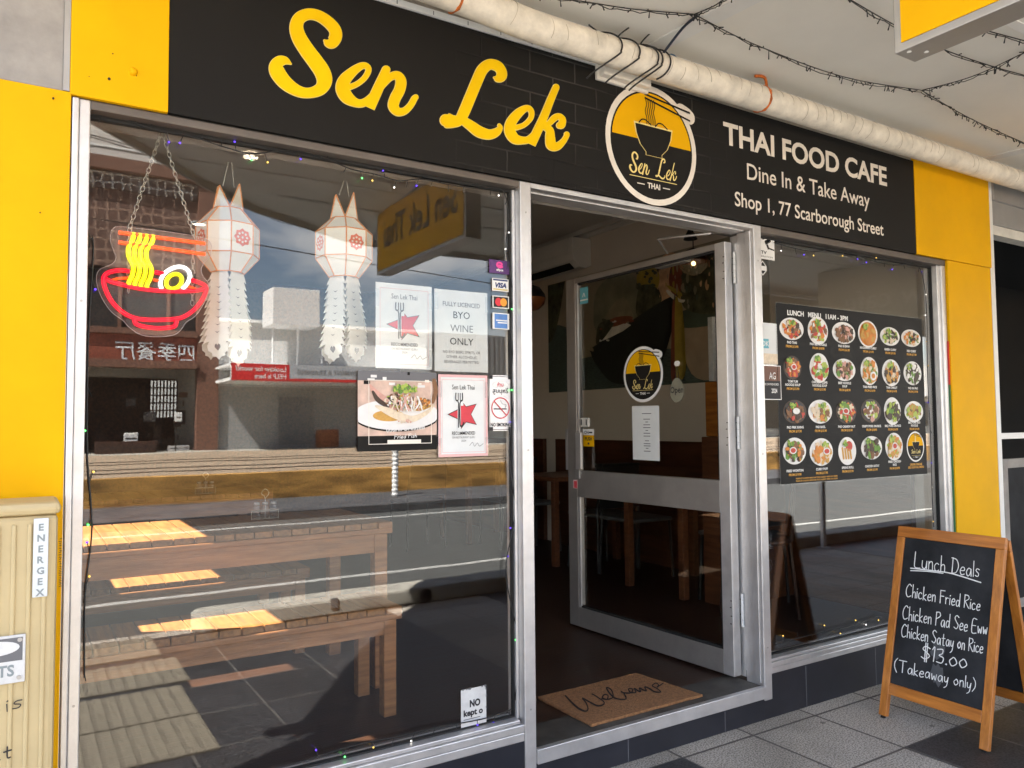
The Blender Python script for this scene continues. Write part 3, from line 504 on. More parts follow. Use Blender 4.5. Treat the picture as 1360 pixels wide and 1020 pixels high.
for x in (0.60, 3.30, 6.3): m2 = MB(); m2.hexa([(x-.045, -3.05, SZ(-3.05)-.008), (x+.045, -3.05, SZ(-3.05)-.008), (x+.045, -.03, SZ(-.03)-.008), (x-.045, -.03, SZ(-.03)-.008), (x-.045, -3.05, SZ(-3.05)-.0005), (x+.045, -3.05, SZ(-3.05)-.0005), (x+.045, -.03, SZ(-.03)-.0005), (x-.045, -.03, SZ(-.03)-.0005)]); m2.build('cover_strip', 'sign_white', aw)
for y in (-1.0, -2.0): m2 = MB(); m2.box((-1.4, y-.02, SZ(y)-.006), (25, y+.02, SZ(y)+.004)); m2.build('cover_strip', 'sign_white', aw)
mb = MB(); mb.box((-1.86, -0.045, 2.915), (12, 0.003, 2.93)); mb.build('wall_strip', 'sign_white', aw)
for i, (u, v, w_) in enumerate(((333, 209, 'nearest the shop corner'), (265, 284, 'near the awning edge by the restaurant'), (625, 261, 'above the hanging yellow sign'), (512, 318, 'at the kerb end of the hanging yellow sign'))):
    p = RG(u, v, 2.82); z = SZ(p.y); m2 = MB(); m2.lathe((p.x, p.y, z), [(.001, -.012), (.034, -.012), (.039, -.006), (.041, -.0005)], 24)
    t_ = thing('downlight', 'lit round downlight in the awning soffit, %s' % w_, 'ceiling light', (p.x, p.y, z), 'downlights in the awning'); m2.build('lens', 'lamp_warm', t_)
    m3 = MB(); m3.lathe((p.x, p.y, z), [(.0415, -.014), (.052, -.010), (.054, -.0006)], 24); m3.build('trim_ring', 'sign_white', t_)
# ------------------------------------------------------------------ painted sign: big script, emblem, lettering (parts of the fascia)
SF = Fr((0, -0.0125, 0), (1, 0, 0), (0, 0, 1))                      # fascia face, x right, z up, towards the street
def fplace(u, v, d): p = F(u, v, -0.0125); return (p.x, -0.0125-d, p.z)
def zp(lst, ox, oy, s): return Q(lst, ox, oy, s)
S1 = lambda l: zp(l, 340, 0, 6.1818)
S2 = lambda l: zp(l, 560, 60, 6.1818)
script = [
 S1([(562, 335, 16), (585, 352, 62), (622, 352, 92), (652, 305, 100), (645, 245, 94), (590, 182, 90), (512, 132, 86), (430, 118, 88), (358, 150, 98), (330, 218, 106), (350, 305, 114), (412, 408, 118), (482, 502, 122), (542, 592, 124), (560, 668, 120), (525, 733, 98), (440, 764, 80), (350, 752, 86), (252, 692, 106), (184, 612, 118), (164, 552, 114), (192, 508, 92), (240, 502, 62), (286, 526, 8)]),
 S1([(768, 716, 44), (830, 690, 40), (890, 640, 42), (922, 580, 44), (905, 545, 46), (860, 545, 54), (790, 592, 74), (724, 662, 98), (708, 732, 106), (748, 802, 100), (820, 846, 66), (880, 846, 60), (945, 800, 56), (990, 730, 44)]),
 S1([(1066, 575, 66), (1040, 640, 76), (988, 756, 84), (928, 888, 86)]),
 S1([(1010, 752, 26), (1060, 680, 44), (1110, 630, 58), (1160, 624, 70), (1188, 670, 84), (1176, 740, 86), (1140, 810, 86), (1126, 872, 84), (1160, 918, 68), (1215, 914, 56), (1265, 868, 50), (1296, 815, 48), (1309, 800, 42)]),
 S2([(594, 268, 14), (615, 272, 62), (648, 258, 86), (655, 222, 78), (620, 175, 82), (555, 160, 82), (495, 205, 88), (450, 300, 88), (400, 420, 88), (345, 550, 88), (308, 615, 84), (260, 628, 96), (212, 622, 118), (196, 618, 96)]),
 S2([(318, 606, 60), (400, 662, 78), (470, 712, 88), (550, 735, 78), (610, 716, 64), (640, 682, 42), (634, 660, 26)]),
 S2([(776, 678, 40), (840, 655, 36), (893, 600, 38), (897, 545, 42), (860, 518, 46), (790, 562, 70), (730, 640, 82), (722, 710, 86), (762, 770, 80), (830, 784, 56), (885, 770, 52), (945, 705, 44)]),
 S2([(1100, 348, 52), (1060, 440, 57), (1000, 590, 64), (950, 700, 70), (895, 818, 72)]),
 S2([(980, 668, 40), (1040, 645, 42), (1085, 602, 50), (1122, 586, 46), (1152, 612, 52), (1146, 654, 58), (1128, 660, 50)]),
 S2([(1000, 668, 48), (1046, 700, 62), (1052, 765, 76), (1062, 822, 80), (1110, 832, 62), (1160, 790, 44), (1190, 738, 38), (1184, 732, 34)]),
]
flat = {2: (True, False), 7: (True, False)}
mb = MB()
for i, st in enumerate(script):
    stroke(mb, fplace, [(a, b, w+1.5) for a, b, w in st], None, 1, 0.0008+i*.0001, 0.0004, 8, flat.get(i, (True, True)))
for i, st in enumerate(script):
    stroke(mb, fplace, st, None, 0, 0.0035+i*.0001, 0.0004, 8, flat.get(i, (True, True)))
let = mb.build('shop_name_lettering', ['letter_yellow', 'letter_edge'], fas)
def fbox(body, tl, br, bold=0.0, mi=0, kx=1.0):
    a, b = F(*tl, -0.0125), F(*br, -0.0125); mb = MB(); text(mb, SF, body, a.x, b.x, b.z, a.z, 0.0015, mi, bold, 0, 4); mb.build('lettering', 'sign_cream', fas)
fbox('THAI FOOD CAFE', (960, 161), (1177.8, 246.7), 0.028); fbox('Dine In & Take Away', (991.5, 216.5), (1155, 275.5), 0.006); fbox('Shop 1, 77 Scarborough Street', (975.4, 254), (1173.3, 313), 0.010)
def logo(mb, fr, cx, cy, r, d=0.0, chop=True, mats=(0, 1, 2, 3), big=True, seg=48):   # emblem: white disc, black ring, yellow sky, bowl, noodles, chopsticks
    W, K, Y, C = mats
    at = lambda x, y, q: fr.at(cx+x*r, cy+y*r, d+q)
    disc = lambda rr, q, mi: mb.poly([at(rr*math.cos(2*math.pi*i/seg), rr*math.sin(2*math.pi*i/seg), q) for i in range(seg)], mi)
    e = 0.0006
    disc(1.0, 0, W)
    if chop: stroke(mb, lambda x, y, q: at(x, y, q), [(0.66, .70, .30), (0.80, .67, .28), (0.86, .65, .25)], None, W, 0.0002, 0.0001, 3)
    disc(.90, e, K)
    n = 30; a0 = math.asin(.06/.87)
    mb.poly([at(.87*math.cos(a0+(math.pi-2*a0)*i/n), .87*math.sin(a0+(math.pi-2*a0)*i/n), 2*e) for i in range(n+1)], Y)
    bowl = [(-.40, .32), (-.37, .16), (-.29, -.01), (-.17, -.12), (-.17, -.17), (.17, -.17), (.17, -.12), (.29, -.01), (.37, .16), (.40, .32)]
    mb.poly([at(x*1.07+.02, (y-.08)*1.07+.08, 3*e) for x, y in bowl], C); mb.poly([at(x+.02, y-.012, 4*e) for x, y in bowl], K)
    pl = lambda x, y, q: at(x, y, q)
    if big:
        for dx in (-.30, .06): stroke(mb, pl, [(dx, .33), (dx+.06, .39), (dx+.14, .40), (dx+.22, .36), (dx+.26, .335)], .022, K, 5*e, .0001, 4)
        for i in range(5):
            x0 = -.15+i*.045; stroke(mb, pl, [(x0, .76), (x0+.02, .66), (x0-.01, .55), (x0+.02, .44), (x0+.02, .34)], .016, K, 5*e, .0001, 4)
    else: stroke(mb, pl, [(-.06, .76), (-.03, .6), (-.06, .45), (-.04, .34)], .12, C, 5*e, .0001, 4)
    stroke(mb, pl, [(-.17, .83), (.86, .72)], .032, K, 6*e, 0, 1, (False, False)); stroke(mb, pl, [(-.17, .77), (.86, .58)], .032, K, 6*e, 0, 1, (False, False))
    if big:
        bx = [(min(p[0] for st in script for p in st), max(p[0] for st in script for p in st)), (0, 0)]
        # the same script, small
        A = [[F(p[0], p[1], 0) for p in st] for st in script]; xs = [p.x for st in A for p in st]; zs = [p.z for st in A for p in st]
        x0, x1, z0, z1 = min(xs), max(xs), min(zs), max(zs)
        for i, (st, pp) in enumerate(zip(A, script)):
            kx = 1.0/(x1-x0); gap = .10 if i >= 4 else -.10
            pts = [((p.x-x0)*kx*.98-.49+gap*.22, -.53+(p.z-z0)/(z1-z0)*.34, max(.016, .80*q[2]/(x1-x0)/350)) for p, q in zip(st, pp)]
            stroke(mb, pl, pts, None, C, 5*e+i*.00008, .0002, 4)
    else: ctext(mb, Fr(at(0, 0, 0), fr.u, fr.v), 'Sen Lek', 0, -.44*r, .26*r, 5*e, C, 0.01, .9, .2)
    stroke(mb, pl, [(-.52, -.575), (.52, -.575)], .012, C, 5*e, 0, 1, (False, False))
    f2 = Fr(at(0, 0, 0), fr.u, fr.v); ctext(mb, f2, 'THAI', 0, -.73*r, .09*r, 5*e, W, 0.03)
    for s_ in (-1, 1): stroke(mb, pl, [(s_*.20, -.685), (s_*.36, -.685)], .016, W, 5*e, 0, 1, (False, False))
c_ = F(866.5, 193.5, -0.0125); rr_ = (F(927, 205, -.0125).x-F(807, 180, -.0125).x)/2
mb = MB(); logo(mb, SF, c_.x, c_.z, rr_, 0.0015); mb.build('emblem', ['sign_cream', 'emblem_black', 'yellow_paint', 'letter_edge'], fas)

# ------------------------------------------------------------------ wrapped pipe, cables and strings of lights under the awning
PR = 0.056
def PZ(x): return 2.807+.035*min(1, max(0, (-.05-x)/.45))
pp = [(x, -0.125, PZ(x)) for x in [(-2.6+i*.25) for i in range(52)]]
pt = thing('wrapped_pipe', 'cream cloth wrapped pipe running along the top of the black sign', 'pipe', (0, -0.125, 2.81))
mb = MB(); mb.tube(pp, PR, 24); po = mb.build('pipe_body', 'pipe_wrap', pt)
mat('wrap_line', (0.46, 0.41, 0.33), 0.8, 0, 0.3, 20)
mb = MB(); g = random.Random(3); x = -1.4
while x < 4.6:
    x += g.uniform(.045, .085); th0 = g.uniform(0.2, 2.6); ln = g.uniform(.9, 2.6); pts = []
    for i in range(9):
        th = th0+ln*i/8; pts.append((x+.012*math.sin(th*1.5+x*9), -0.125-(PR+.0003)*math.sin(th), PZ(x)-(PR+.0003)*math.cos(th)))
    mb = MB(); mb.tube(pts, 0.0012, 4, cap=False); mb.build('crease', 'wrap_line', pt)
for u, v in ((617, 10), (1027, 145)):
    p = F(u, v, -.19); mb = MB(); ring = [(p.x+.004*math.sin(a*2), -0.125-(PR-.001)*math.sin(a), PZ(p.x)-(PR-.001)*math.cos(a)) for a in [2*math.pi*i/20 for i in range(20)]]
    mb.tube(ring, [.0045+.004*math.sin(i*1.3)**2 for i in range(20)], 6, closed=True); mb.build('rusty_band', 'rust_orange', pt)
mat('dark_blue', (0.012, 0.020, 0.04), 0.5, 0, 0)
bx_ = thing('junction_box', 'white plastic junction box fixed behind the wrapped pipe above the round emblem', 'electrical box', (0.5, -.03, 2.75))
a, b = F(800, 92, -.05), F(863, 118, -.05); mb = MB(); mb.box((a.x, -0.062, b.z+.002), (b.x, -0.0135, a.z+.03)); mb.build('box_body', 'white_plastic', bx_, .006)
mb = MB(); mb.box((a.x-.010, -0.030, b.z-.010), (b.x+.012, -0.014, a.z+.03)); mb.build('back_plate', 'white_plastic', bx_, .004)
def wire(name, pts, r, m, label, cat, group=None): b_ = MB(); b_.tube(smooth([tuple(p) for p in pts], 5), r, 6); return tag(b_.build(name, m), label, cat, group)
def ringpts(x0, tilt, a0, a1, r=.0625): return ([(x0-.052, -.0665, 2.704), (x0-.040, -.10, 2.722)] if tilt > .04 else [])+[(x0-.03+tilt*math.sin(t)*1.2, -0.125-r*math.sin(t), PZ(x0)-r*math.cos(t)) for t in [(a0 if tilt <= .04 else 1.0)+(a1-(a0 if tilt <= .04 else 1.0))*i/10 for i in range(11)]]
for i, (u, v, tilt, lab) in enumerate(((822, 96, .05, 'first black cable tie from the left wound round the wrapped pipe'), (846, 104, .05, 'second black cable tie wound round the wrapped pipe'), (871, 110, .05, 'third black cable tie round the wrapped pipe beside the junction box end'), (878, 112, .045, 'doubled black cable round the pipe right above the round emblem'), (893, 112, .03, 'thin black cable tie round the pipe just right of the emblem'))):
    p = F(u, v, -.2); wire('cable_tie', ringpts(p.x, tilt, 0.15, 3.3), .0035, 'black_cable', lab, 'cable', 'black ties round the pipe')
for (a0, a1, lab) in (((782, 33), (808, 54), 'black cable tail sticking up left of the pipe ties'), ((835, 37), (815, 56), 'short black cable tail leaning right above the pipe'), ((864, 44), (846, 66), 'curved black cable tail nearest the ceiling strip')):
    p0, p1 = F(*a0, -.13), F(*a1, -.13); wire('cable_tail', [tuple(p0), ((p0.x+p1.x)/2, -.125, (p0.z+p1.z)/2+.006), tuple(p1)], .0032, 'black_cable', lab, 'cable', 'cable tails over the pipe')
k0, k1 = F(926, 21, -.36), F(874, 80, -.13)
wire('feed_cable', [tuple(k0), tuple(F(906, 38, -.27)), tuple(k1)], .0055, 'dark_blue', 'dark blue cable dropping from the soffit to the pipe', 'cable')
mb = MB(); p = F(893, 80, -.12); mb.tube([(p.x+.03*math.cos(a), -.12, p.z+.022*math.sin(a)) for a in [2*math.pi*i/14 for i in range(14)]], .005, 6, closed=True); tag(mb.build('cable_loop', 'blue_cable'), 'small loop of blue cable on top of the wrapped pipe', 'cable')
p0 = F(1003, 101, -.11); p1 = F(1016, 104, -.11); p2 = F(1019, 127, -.11)
mb = MB(); mb.tube(smooth([tuple(p0), tuple(p1), tuple(p2)], 5), .007, 6); tag(mb.build('hook_bracket', 'rust_orange'), 'dark rusty hook bracket above the wrapped pipe', 'bracket')
def soffit_at(u, v, drop=.012):
    d = ray(u, v); lo, hi = .2, 30
    for _ in range(50):
        k_ = (lo+hi)/2; q = CPOS+d*k_
        if q.z < SZ(q.y)-drop: lo = k_
        else: hi = k_
    return q
def light_string(path, label, stub=.035, gap=.022, seed=1):
    g = random.Random(seed); P = smooth([tuple(p) for p in path], 8); b_ = MB(); b_.tube(P, .0022, 5)
    b_.tube([(p[0]+g.uniform(-.006, .006), p[1]+g.uniform(-.006, .006), p[2]-g.uniform(.002, .012)) for p in P], .0018, 5)
    acc = 0
    for a, b in zip(P[:-1], P[1:]):
        a, b = Vector(a), Vector(b); l = (b-a).length; acc += l
        while acc > gap:
            acc -= gap*g.uniform(.4, 2.2); q = a.lerp(b, g.random()); e = q+Vector((g.uniform(-.02, .02), g.uniform(-.02, .02), -stub*g.uniform(.25, 1)+.008))
            b_.tube([q, e], [.0014, .0028], 5)
    return tag(b_.build('string_of_lights', 'black_cable'), label, 'string lights', 'dark strings of lights under the awning')
up = lambda q: Vector((q.x, q.y, SZ(q.y)-.008))
N1, N2 = soffit_at(922, 19), soffit_at(1224, 120)
light_string([soffit_at(640, -14), soffit_at(760, 0), soffit_at(840, 12), N1], 'dark string of lights on the soffit left of the cable junction', seed=1)
light_string([N1, soffit_at(1000, 58, .04), soffit_at(1120, 102, .05), N2], 'dark string of lights sagging between the two soffit junctions', seed=2)
light_string([N1, soffit_at(948, 8), soffit_at(975, -8), soffit_at(1100, -70)], 'dark string of lights running from the cable junction out towards the street', seed=3)
light_string([N2, soffit_at(1290, 102, .03), soffit_at(1360, 70), soffit_at(1480, 10)], 'dark string of lights rising from the far junction towards the street', seed=4)
light_string([N2, soffit_at(1290, 158, .03), soffit_at(1370, 194), soffit_at(1500, 250)], 'dark string of lights leading away along the shopfronts', seed=5)
light_string([soffit_at(1300, 38), soffit_at(1360, 54), soffit_at(1440, 75)], 'short dark string of lights seen past the hanging yellow sign', seed=6)
for j, (y0_, y1_, lab) in enumerate(((-.75, -.8, 'dark string of lights crossing the soffit between wall and yellow sign'), (-1.5, -1.55, 'dark string of lights along the middle of the awning soffit'), (-2.3, -2.3, 'dark string of lights nearest the awning edge'))):
    light_string([(x, y0_+(y1_-y0_)*(x+1.2)/4-.03*math.sin(x*3), SZ(y0_)-.012-.02*abs(math.sin(x*1.4))) for x in [(-.9-.1*j if j < 2 else -.3)+i*.4 for i in range(12)]], lab, gap=.05, seed=10+j)
light_string([(x_, y_+.05, SZ(y_)-.04) for x_, y_ in edge[2:-3]]+[(1.5, -3.05, SZ(-3.1)-.04), (4, -3.05, SZ(-3.1)-.04)], 'dark string of lights trimming the curved awning edge', gap=.06, seed=15)
# hanging yellow light box
hs = thing('hanging_sign', 'yellow light box sign hanging from the soffit at right angles to the shop', 'hanging sign', (.48, -1.9, 2.6))
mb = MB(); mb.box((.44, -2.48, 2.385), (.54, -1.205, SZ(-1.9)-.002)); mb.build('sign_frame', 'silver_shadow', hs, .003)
HZ = SZ(-1.9); mb = MB(); mb.box((.4365, -2.455, 2.408), (.4395, -1.228, HZ-.02)); hf = mb.build('sign_face', 'yellow_paint', hs)
mb = MB(); hfr = Fr((.4360, -1.228, 2.408), (0, -1, 0), (0, 0, 1)); text(mb, hfr, 'Sen Lek Thai', .06, 1.12, .145, .335, 0.0006, 0, .02); mb.build('sign_lettering', 'ink_black', hf)
mb = MB()
for y in (-1.235, -1.26): mb.cyl((.462 if y > -1.25 else .505, y, 2.3835), (.462 if y > -1.25 else .505, y, 2.386), .006, 10)
mb.build('screw', 'sign_white', hs)

# ------------------------------------------------------------------ glass door, open inwards
A0 = Vector((1.196, 0.128, 0.165)); ang = R(92.26); DU = Vector((math.cos(ang), math.sin(ang), 0)); DV = Vector((0, 0, 1)); DN = Vector((-DU.y, DU.x, 0))   # DN faces the street side (-x)
DW, DT, DZ = 1.216, .050, 2.045
dr = thing('glass_door', 'silver framed glass door standing open into the dark shop', 'door', tuple(A0))
def dbox(b_, u0, u1, z0, z1, t0=0.0, t1=DT, mi=0): b_.obox(A0+DU*u0+DV*z0-DN*t0, DU*(u1-u0), DV*(z1-z0), -DN*(t1-t0), mi)
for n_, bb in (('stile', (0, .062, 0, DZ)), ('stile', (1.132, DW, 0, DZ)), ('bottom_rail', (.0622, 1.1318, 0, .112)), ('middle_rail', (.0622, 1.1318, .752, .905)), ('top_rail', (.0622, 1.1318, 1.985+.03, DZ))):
    b_ = MB(); dbox(b_, *bb); b_.build(n_, 'silver_metal' if bb[0] == 0 else 'door_metal_shaded', dr, .002)  # same metal throughout; all but the hinge stile coloured darker for indoor shade
for q_ in ((.1125, .7515), (.9055, 2.0145)): b_ = MB(); dbox(b_, 1.112, 1.1315, *q_, .002, .012); b_.build('bead', 'silver_metal', dr, .001)
for q_ in ((.0622, 1.1318, .1125, .122), (.0622, 1.1318, 2.006, 2.0147), (.0622, .070, .122, .7515), (.0622, .070, .9055, 2.006)): b_ = MB(); dbox(b_, *q_, .004, .03); b_.build('gasket', 'gasket', dr)
for z0, z1 in ((.122, .7515), (.9055, 2.006)): b_ = MB(); dbox(b_, .0705, 1.1115, z0, z1, .020, .026); b_.build('glass_pane', 'door_glass', dr)
for zc in (.30, 1.13, 1.92):
    b_ = MB(); c0 = A0+DU*(-.010)+DV*(zc-.075)-DN*.0565
    for q in range(5): b_.cyl(c0+DV*(q*.031), c0+DV*(q*.031+.029), .0075, 10)
    hg = b_.build('hinge', 'sign_white', dr)
    b_ = MB()
    for s_, zz in ((-.028, .02), (-.02, .055), (-.028, .095), (-.02, .125)):
        for sg in (1, -1): b_.cyl(A0+Vector((.025+sg*(.022+abs(s_)*.5), -.0012 if sg < 0 else .001, zc-.165-.075+zz+.165)), A0+Vector((.025+sg*(.022+abs(s_)*.5), .006, zc-.075+zz)), .0022, 6)
    b_.build('screw', 'gasket', hg)
b_ = MB(); dbox(b_, 1.212, 1.245, .905, 1.15, .004, .044); dbox(b_, 1.1, 1.135, .86, .99, -.012, -.0005, 1); lk = b_.build('lock_plate', ['silver_metal', 'silver_shadow'], dr, .002)
b_ = MB(); dbox(b_, 1.06, 1.11, .915, 1.13, -.030, -.012); b_.build('pull_handle', 'silver_metal', dr, .004)
DF = Fr(A0+DN*.003, -DU, DV)                                        # frame on the street face: right is towards the hinges
DF.n = DN.copy()
def dplace(u, z): return -u, z-.165
gface = Fr(A0-DN*.0185, -DU, DV); gface.n = DN.copy()
mb = MB(); logo(mb, gface, -.588, 1.608-.165, .150, 0.0, True, (0, 1, 2, 3), True, 40); tag(mb.build('door_emblem', ['sign_white', 'emblem_black', 'yellow_paint', 'letter_edge'], dr), 'round white rimmed noodle bowl emblem', None)
mb = MB(); x0, x1 = -.676, -.473; mb.poly([gface.at(x0+.002, .985, .0), gface.at(x1, .985-.002, .0), gface.at(x1+.002, 1.272, .0), gface.at(x0, 1.274, .0)], 0)
for i, (yy, w) in enumerate(((1.23, .07), (1.2, .05), (1.185, .02), (1.17, .05), (1.155, .055), (1.14, .02), (1.125, .05), (1.11, .05), (1.085, .03), (1.07, .05), (1.058, .05), (1.045, .02), (1.03, .05))): mb.poly([gface.at((x0+x1)/2+.01-w/2, yy, .0004), gface.at((x0+x1)/2+.01+w/2, yy, .0004), gface.at((x0+x1)/2+.01+w/2, yy+.004, .0004), gface.at((x0+x1)/2+.01-w/2, yy+.004, .0004)], 1)
tag(mb.build('opening_hours_sheet', ['paper', 'ink_grey']), 'long white printed sheet taped to the open glass door under the emblem', 'notice')
mb = MB(); px, pz = -1.046, 1.153
b0 = lambda a0, a1, c0, c1, mi, q=0.0: mb.poly([gface.at(px+a0, pz+c0-.1, q), gface.at(px+a1, pz+c0-.1, q), gface.at(px+a1, pz+c1-.1, q), gface.at(px+a0, pz+c1-.1, q)], mi)
b0(-.05, .05, -.005, .06, 0); b0(-.05, .05, .0605, .097, 1); ctext(mb, gface, 'PUSH', px, pz-.1+.030, .020, .0006, 2, .03); b0(-.008, .008, .006, .018, 2, .0006); ctext(mb, gface, 'ON', px-.018, pz-.1+.068, .018, .0006, 2, .02); b0(.004, .035, .072, .08, 2, .0006)
tag(mb.build('push_sticker', ['yellow_paint', 'sign_white', 'ink_black']), 'yellow and white push sticker on the open door beside its handle', 'sticker')
mb = MB(); mb.box((0, 0, 0), (0, 0, 0)); mb = MB(); mb.obox(gface.at(-1.10, 1.163, .0), gface.u*.068, gface.v*.052, gface.n*.014); 
for q in (.006, .05): mb.obox(gface.at(-1.10+q, 1.172, .0145), gface.u*.008, gface.v*.034, gface.n*.002, 1)
tag(mb.build('door_chime_box', ['white_plastic', 'ink_black'], None, .001), 'small cream sensor box stuck to the door glass above the push sticker', 'sensor')
mb = MB(); mb.poly([gface.at(-1.108, 1.888, 0), gface.at(-1.032, 1.888, 0), gface.at(-1.032, 1.985, 0), gface.at(-1.108, 1.985, 0)], 0); mb.poly([gface.at(-1.104, 1.906, .0006), gface.at(-1.036, 1.906, .0006), gface.at(-1.036, 1.914, .0006), gface.at(-1.104, 1.914, .0006)], 1); stroke(mb, gface.at, [(-1.08, 1.93), (-1.07, 1.95), (-1.06, 1.93)], .006, 1, .0006)
mat('sticker_blue', (0.12, 0.42, 0.52), 0.5, 0, 0); tag(mb.build('blue_sticker', ['sticker_blue', 'sign_white']), 'pale blue sticker in the upper corner of the open door glass', 'sticker')
mb = MB(); mb.obox(DF.at(-1.166, .800, .0), DF.u*.04, DF.v*.05, DF.n*.001); mb.obox(DF.at(-1.156, .803, .0012), DF.u*.026, DF.v*.04, DF.n*.0005, 1); tag(mb.build('torn_sticker', ['ink_pink', 'ink_red']), 'small torn pink sticker on the door stile', 'sticker')
op = MB(); cx_, cz_ = -.336, 1.513-.165; ov = [(cx_+.046*math.cos(a)*(1-.16*math.sin(a)), cz_+.062*math.sin(a)) for a in [2*math.pi*i/28 for i in range(28)]]
mat('tag_olive', (0.20, 0.19, 0.14), 0.6, 0, 0.15, 20); op.slab([gface.at(a, b, .004) for a, b in ov], gface.n*.004); ctext(op, gface, 'Open', cx_, cz_-.014, .032, .0088, 1, .02, .9)
op.tube([gface.at(cx_-.012, cz_+.055, .006), gface.at(cx_+.004, cz_+.135, .006), gface.at(cx_+.014, cz_+.055, .006)], .0015, 5, 1); op.cyl(gface.at(cx_+.004, cz_+.135, 0), gface.at(cx_+.004, cz_+.135, .012), .014, 14, 2)
tag(op.build('open_tag', ['tag_olive', 'ink_black', 'white_plastic']), 'oval olive Open tag hanging on the door glass beside the emblem', 'sign')
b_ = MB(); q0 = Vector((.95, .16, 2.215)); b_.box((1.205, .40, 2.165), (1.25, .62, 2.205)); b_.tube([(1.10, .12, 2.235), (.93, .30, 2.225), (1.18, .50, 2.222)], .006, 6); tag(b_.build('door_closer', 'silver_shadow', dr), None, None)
# doormat
mt = thing('doormat', 'brown coir doormat reading Welcome inside the doorway', 'doormat', (.62, .27, .15))
ZM = .1515; c4 = [G(714, 925, ZM+.012), G(845, 893, ZM+.012), G(933, 922, ZM+.012), G(786, 962, ZM+.012)]
mb = MB(); N_ = 14; top = []
g = random.Random(5)
for i in range(4):
    a, b = c4[i], c4[(i+1) % 4]
    for j in range(N_): top.append(a.lerp(b, j/N_)+Vector((g.uniform(-.002, .002), g.uniform(-.002, .002), 0)))
mb.slab([(p.x, p.y, ZM) for p in top], (0, 0, .012)); mb.build('mat_body', 'coir', mt, .003)
ML = lambda l: Q(l, 700, 880, 5.44)
def mplace(u, v, d): p = G(u, v, ZM+.0125); return (p.x, p.y, p.z+d)
mb = MB()
wel = [[(278, 240, 9), (320, 285, 12), (370, 330, 14), (420, 352, 11), (440, 335, 9), (425, 290, 9), (400, 258, 10), (450, 285, 11), (505, 312, 13), (545, 308, 11), (555, 285, 8), (500, 245, 9), (470, 228, 9)],
       [(540, 262, 7), (575, 268, 8), (585, 240, 8), (560, 232, 9), (545, 255, 10), (580, 268, 9), (620, 250, 8), (610, 200, 8), (575, 182, 9), (590, 215, 11), (630, 255, 11), (680, 268, 10), (715, 262, 9), (700, 225, 9), (680, 210, 8)],
       [(680, 215, 8), (715, 222, 10), (750, 220, 9), (765, 195, 8), (735, 190, 8), (745, 215, 10), (785, 218, 9), (775, 188, 9), (800, 205, 11), (820, 212, 9), (812, 186, 9), (840, 200, 11), (862, 205, 9), (850, 178, 9), (885, 190, 10), (920, 212, 10), (965, 215, 8), (940, 190, 8), (905, 170, 8), (930, 150, 8), (950, 165, 8), (940, 180, 8), (985, 150, 7)]]
for i, w in enumerate(wel): stroke(mb, mplace, ML(w), None, 0, .0006+i*.0003, .0004, 5)
mb.build('lettering', 'coir_ink', mt)

# ------------------------------------------------------------------ chalkboard on the pavement
PL0, PL1, PL2 = Vector((1.704, -.258, 0)), Vector((1.692, -.742, 0)), Vector((1.905, -.256, .856))
bu = (PL1-PL0).normalized(); bv = (PL2-PL0); bv = (bv-bu*bv.dot(bu)).normalized(); bn = bu.cross(bv)
BF = Fr(PL0, bu, bv); BN = BF.n if BF.n.x < 0 else -BF.n; BF.n = BN
def B(u, v):
    d = ray(u, v); k_ = (PL0-CPOS).dot(BN)/d.dot(BN); p = CPOS+d*k_-PL0; return p.dot(BF.u), p.dot(BF.v)
def bplace(u, v, d): a, b = B(u, v); return BF.at(a, b, d)
BW = (PL1-PL0).length; BH = B(1193, 698)[1]
bd = thing('chalkboard_sign', 'wooden A-frame chalkboard with a handwritten lunch menu on the pavement', 'chalkboard', tuple(PL0))
def bbox(name, a0, a1, b0_, b1, t=.022, m='board_wood', d=0.0, par=bd, bev=.002): b_ = MB(); b_.obox(BF.at(a0, b0_, d), BF.u*(a1-a0), BF.v*(b1-b0_), -BN*t); return b_.build(name, m, par, bev)
lw = .037
bbox('leg', 0, lw, .012, BH-.0505, m='board_wood'); bbox('leg', BW-lw, BW, .012, BH-.0505, m='board_wood'); bbox('top_rail', 0, BW, BH-.050, BH, m='board_rail')
zr = B(1180, 908)[1]; bbox('bottom_rail', lw+.0005, BW-lw-.0005, zr-.045, zr+.005, m='board_rail', d=-.001)
bbox('foot_pad', .01, lw-.01, 0, .0115, .016, 'rubber', -.002); bbox('foot_pad', BW-lw+.01, BW-.01, 0, .0115, .016, 'rubber', -.002)
cb = bbox('board', lw+.0005, BW-lw-.0005, zr+.0055, BH-.0505, .006, 'chalkboard', -.006, bd, 0)
BD = -.0055
mb = MB()
Z1 = lambda x, y: (1140+x/6.1818, 690+y/6.1818)
Z2 = lambda x, y: (1020+x/4, 765+y/4)
hp = lambda u, v, d: bplace(u, v, d)
def hline(t_, a, b, up_, w=1.12): hand(mb, hp, t_, a, b, up_, w, 0, BD+.0003, .03)
hline('Lunch Deals', Z1(455, 390), Z1(985, 472), (1.2, -20.5)); hline('Chicken Fried Rice', Z1(385, 628), Z1(990, 748), (1.4, -17)); hline('Chicken Pad See Eww', Z1(358, 815), Z1(1048, 946), (1.4, -18)); hline('Chicken Satay on Rice', Z2(705, 320), Z2(1136, 412), (1.3, -17)); hline('$13.00', Z2(810, 440), Z2(1050, 492), (1.6, -19), 1.3); hline('(Takeaway only)', Z2(668, 500), Z2(1095, 605), (1.2, -15.5))
stroke(mb, hp, [Z1(425, 398), Z1(600, 418), Z1(760, 442), Z1(1000, 516)], 1.5, 0, BD+.0004, .0001); stroke(mb, hp, [Z1(425, 418), Z1(560, 424), Z1(690, 440)], 1.3, 0, BD+.0007, .0001)
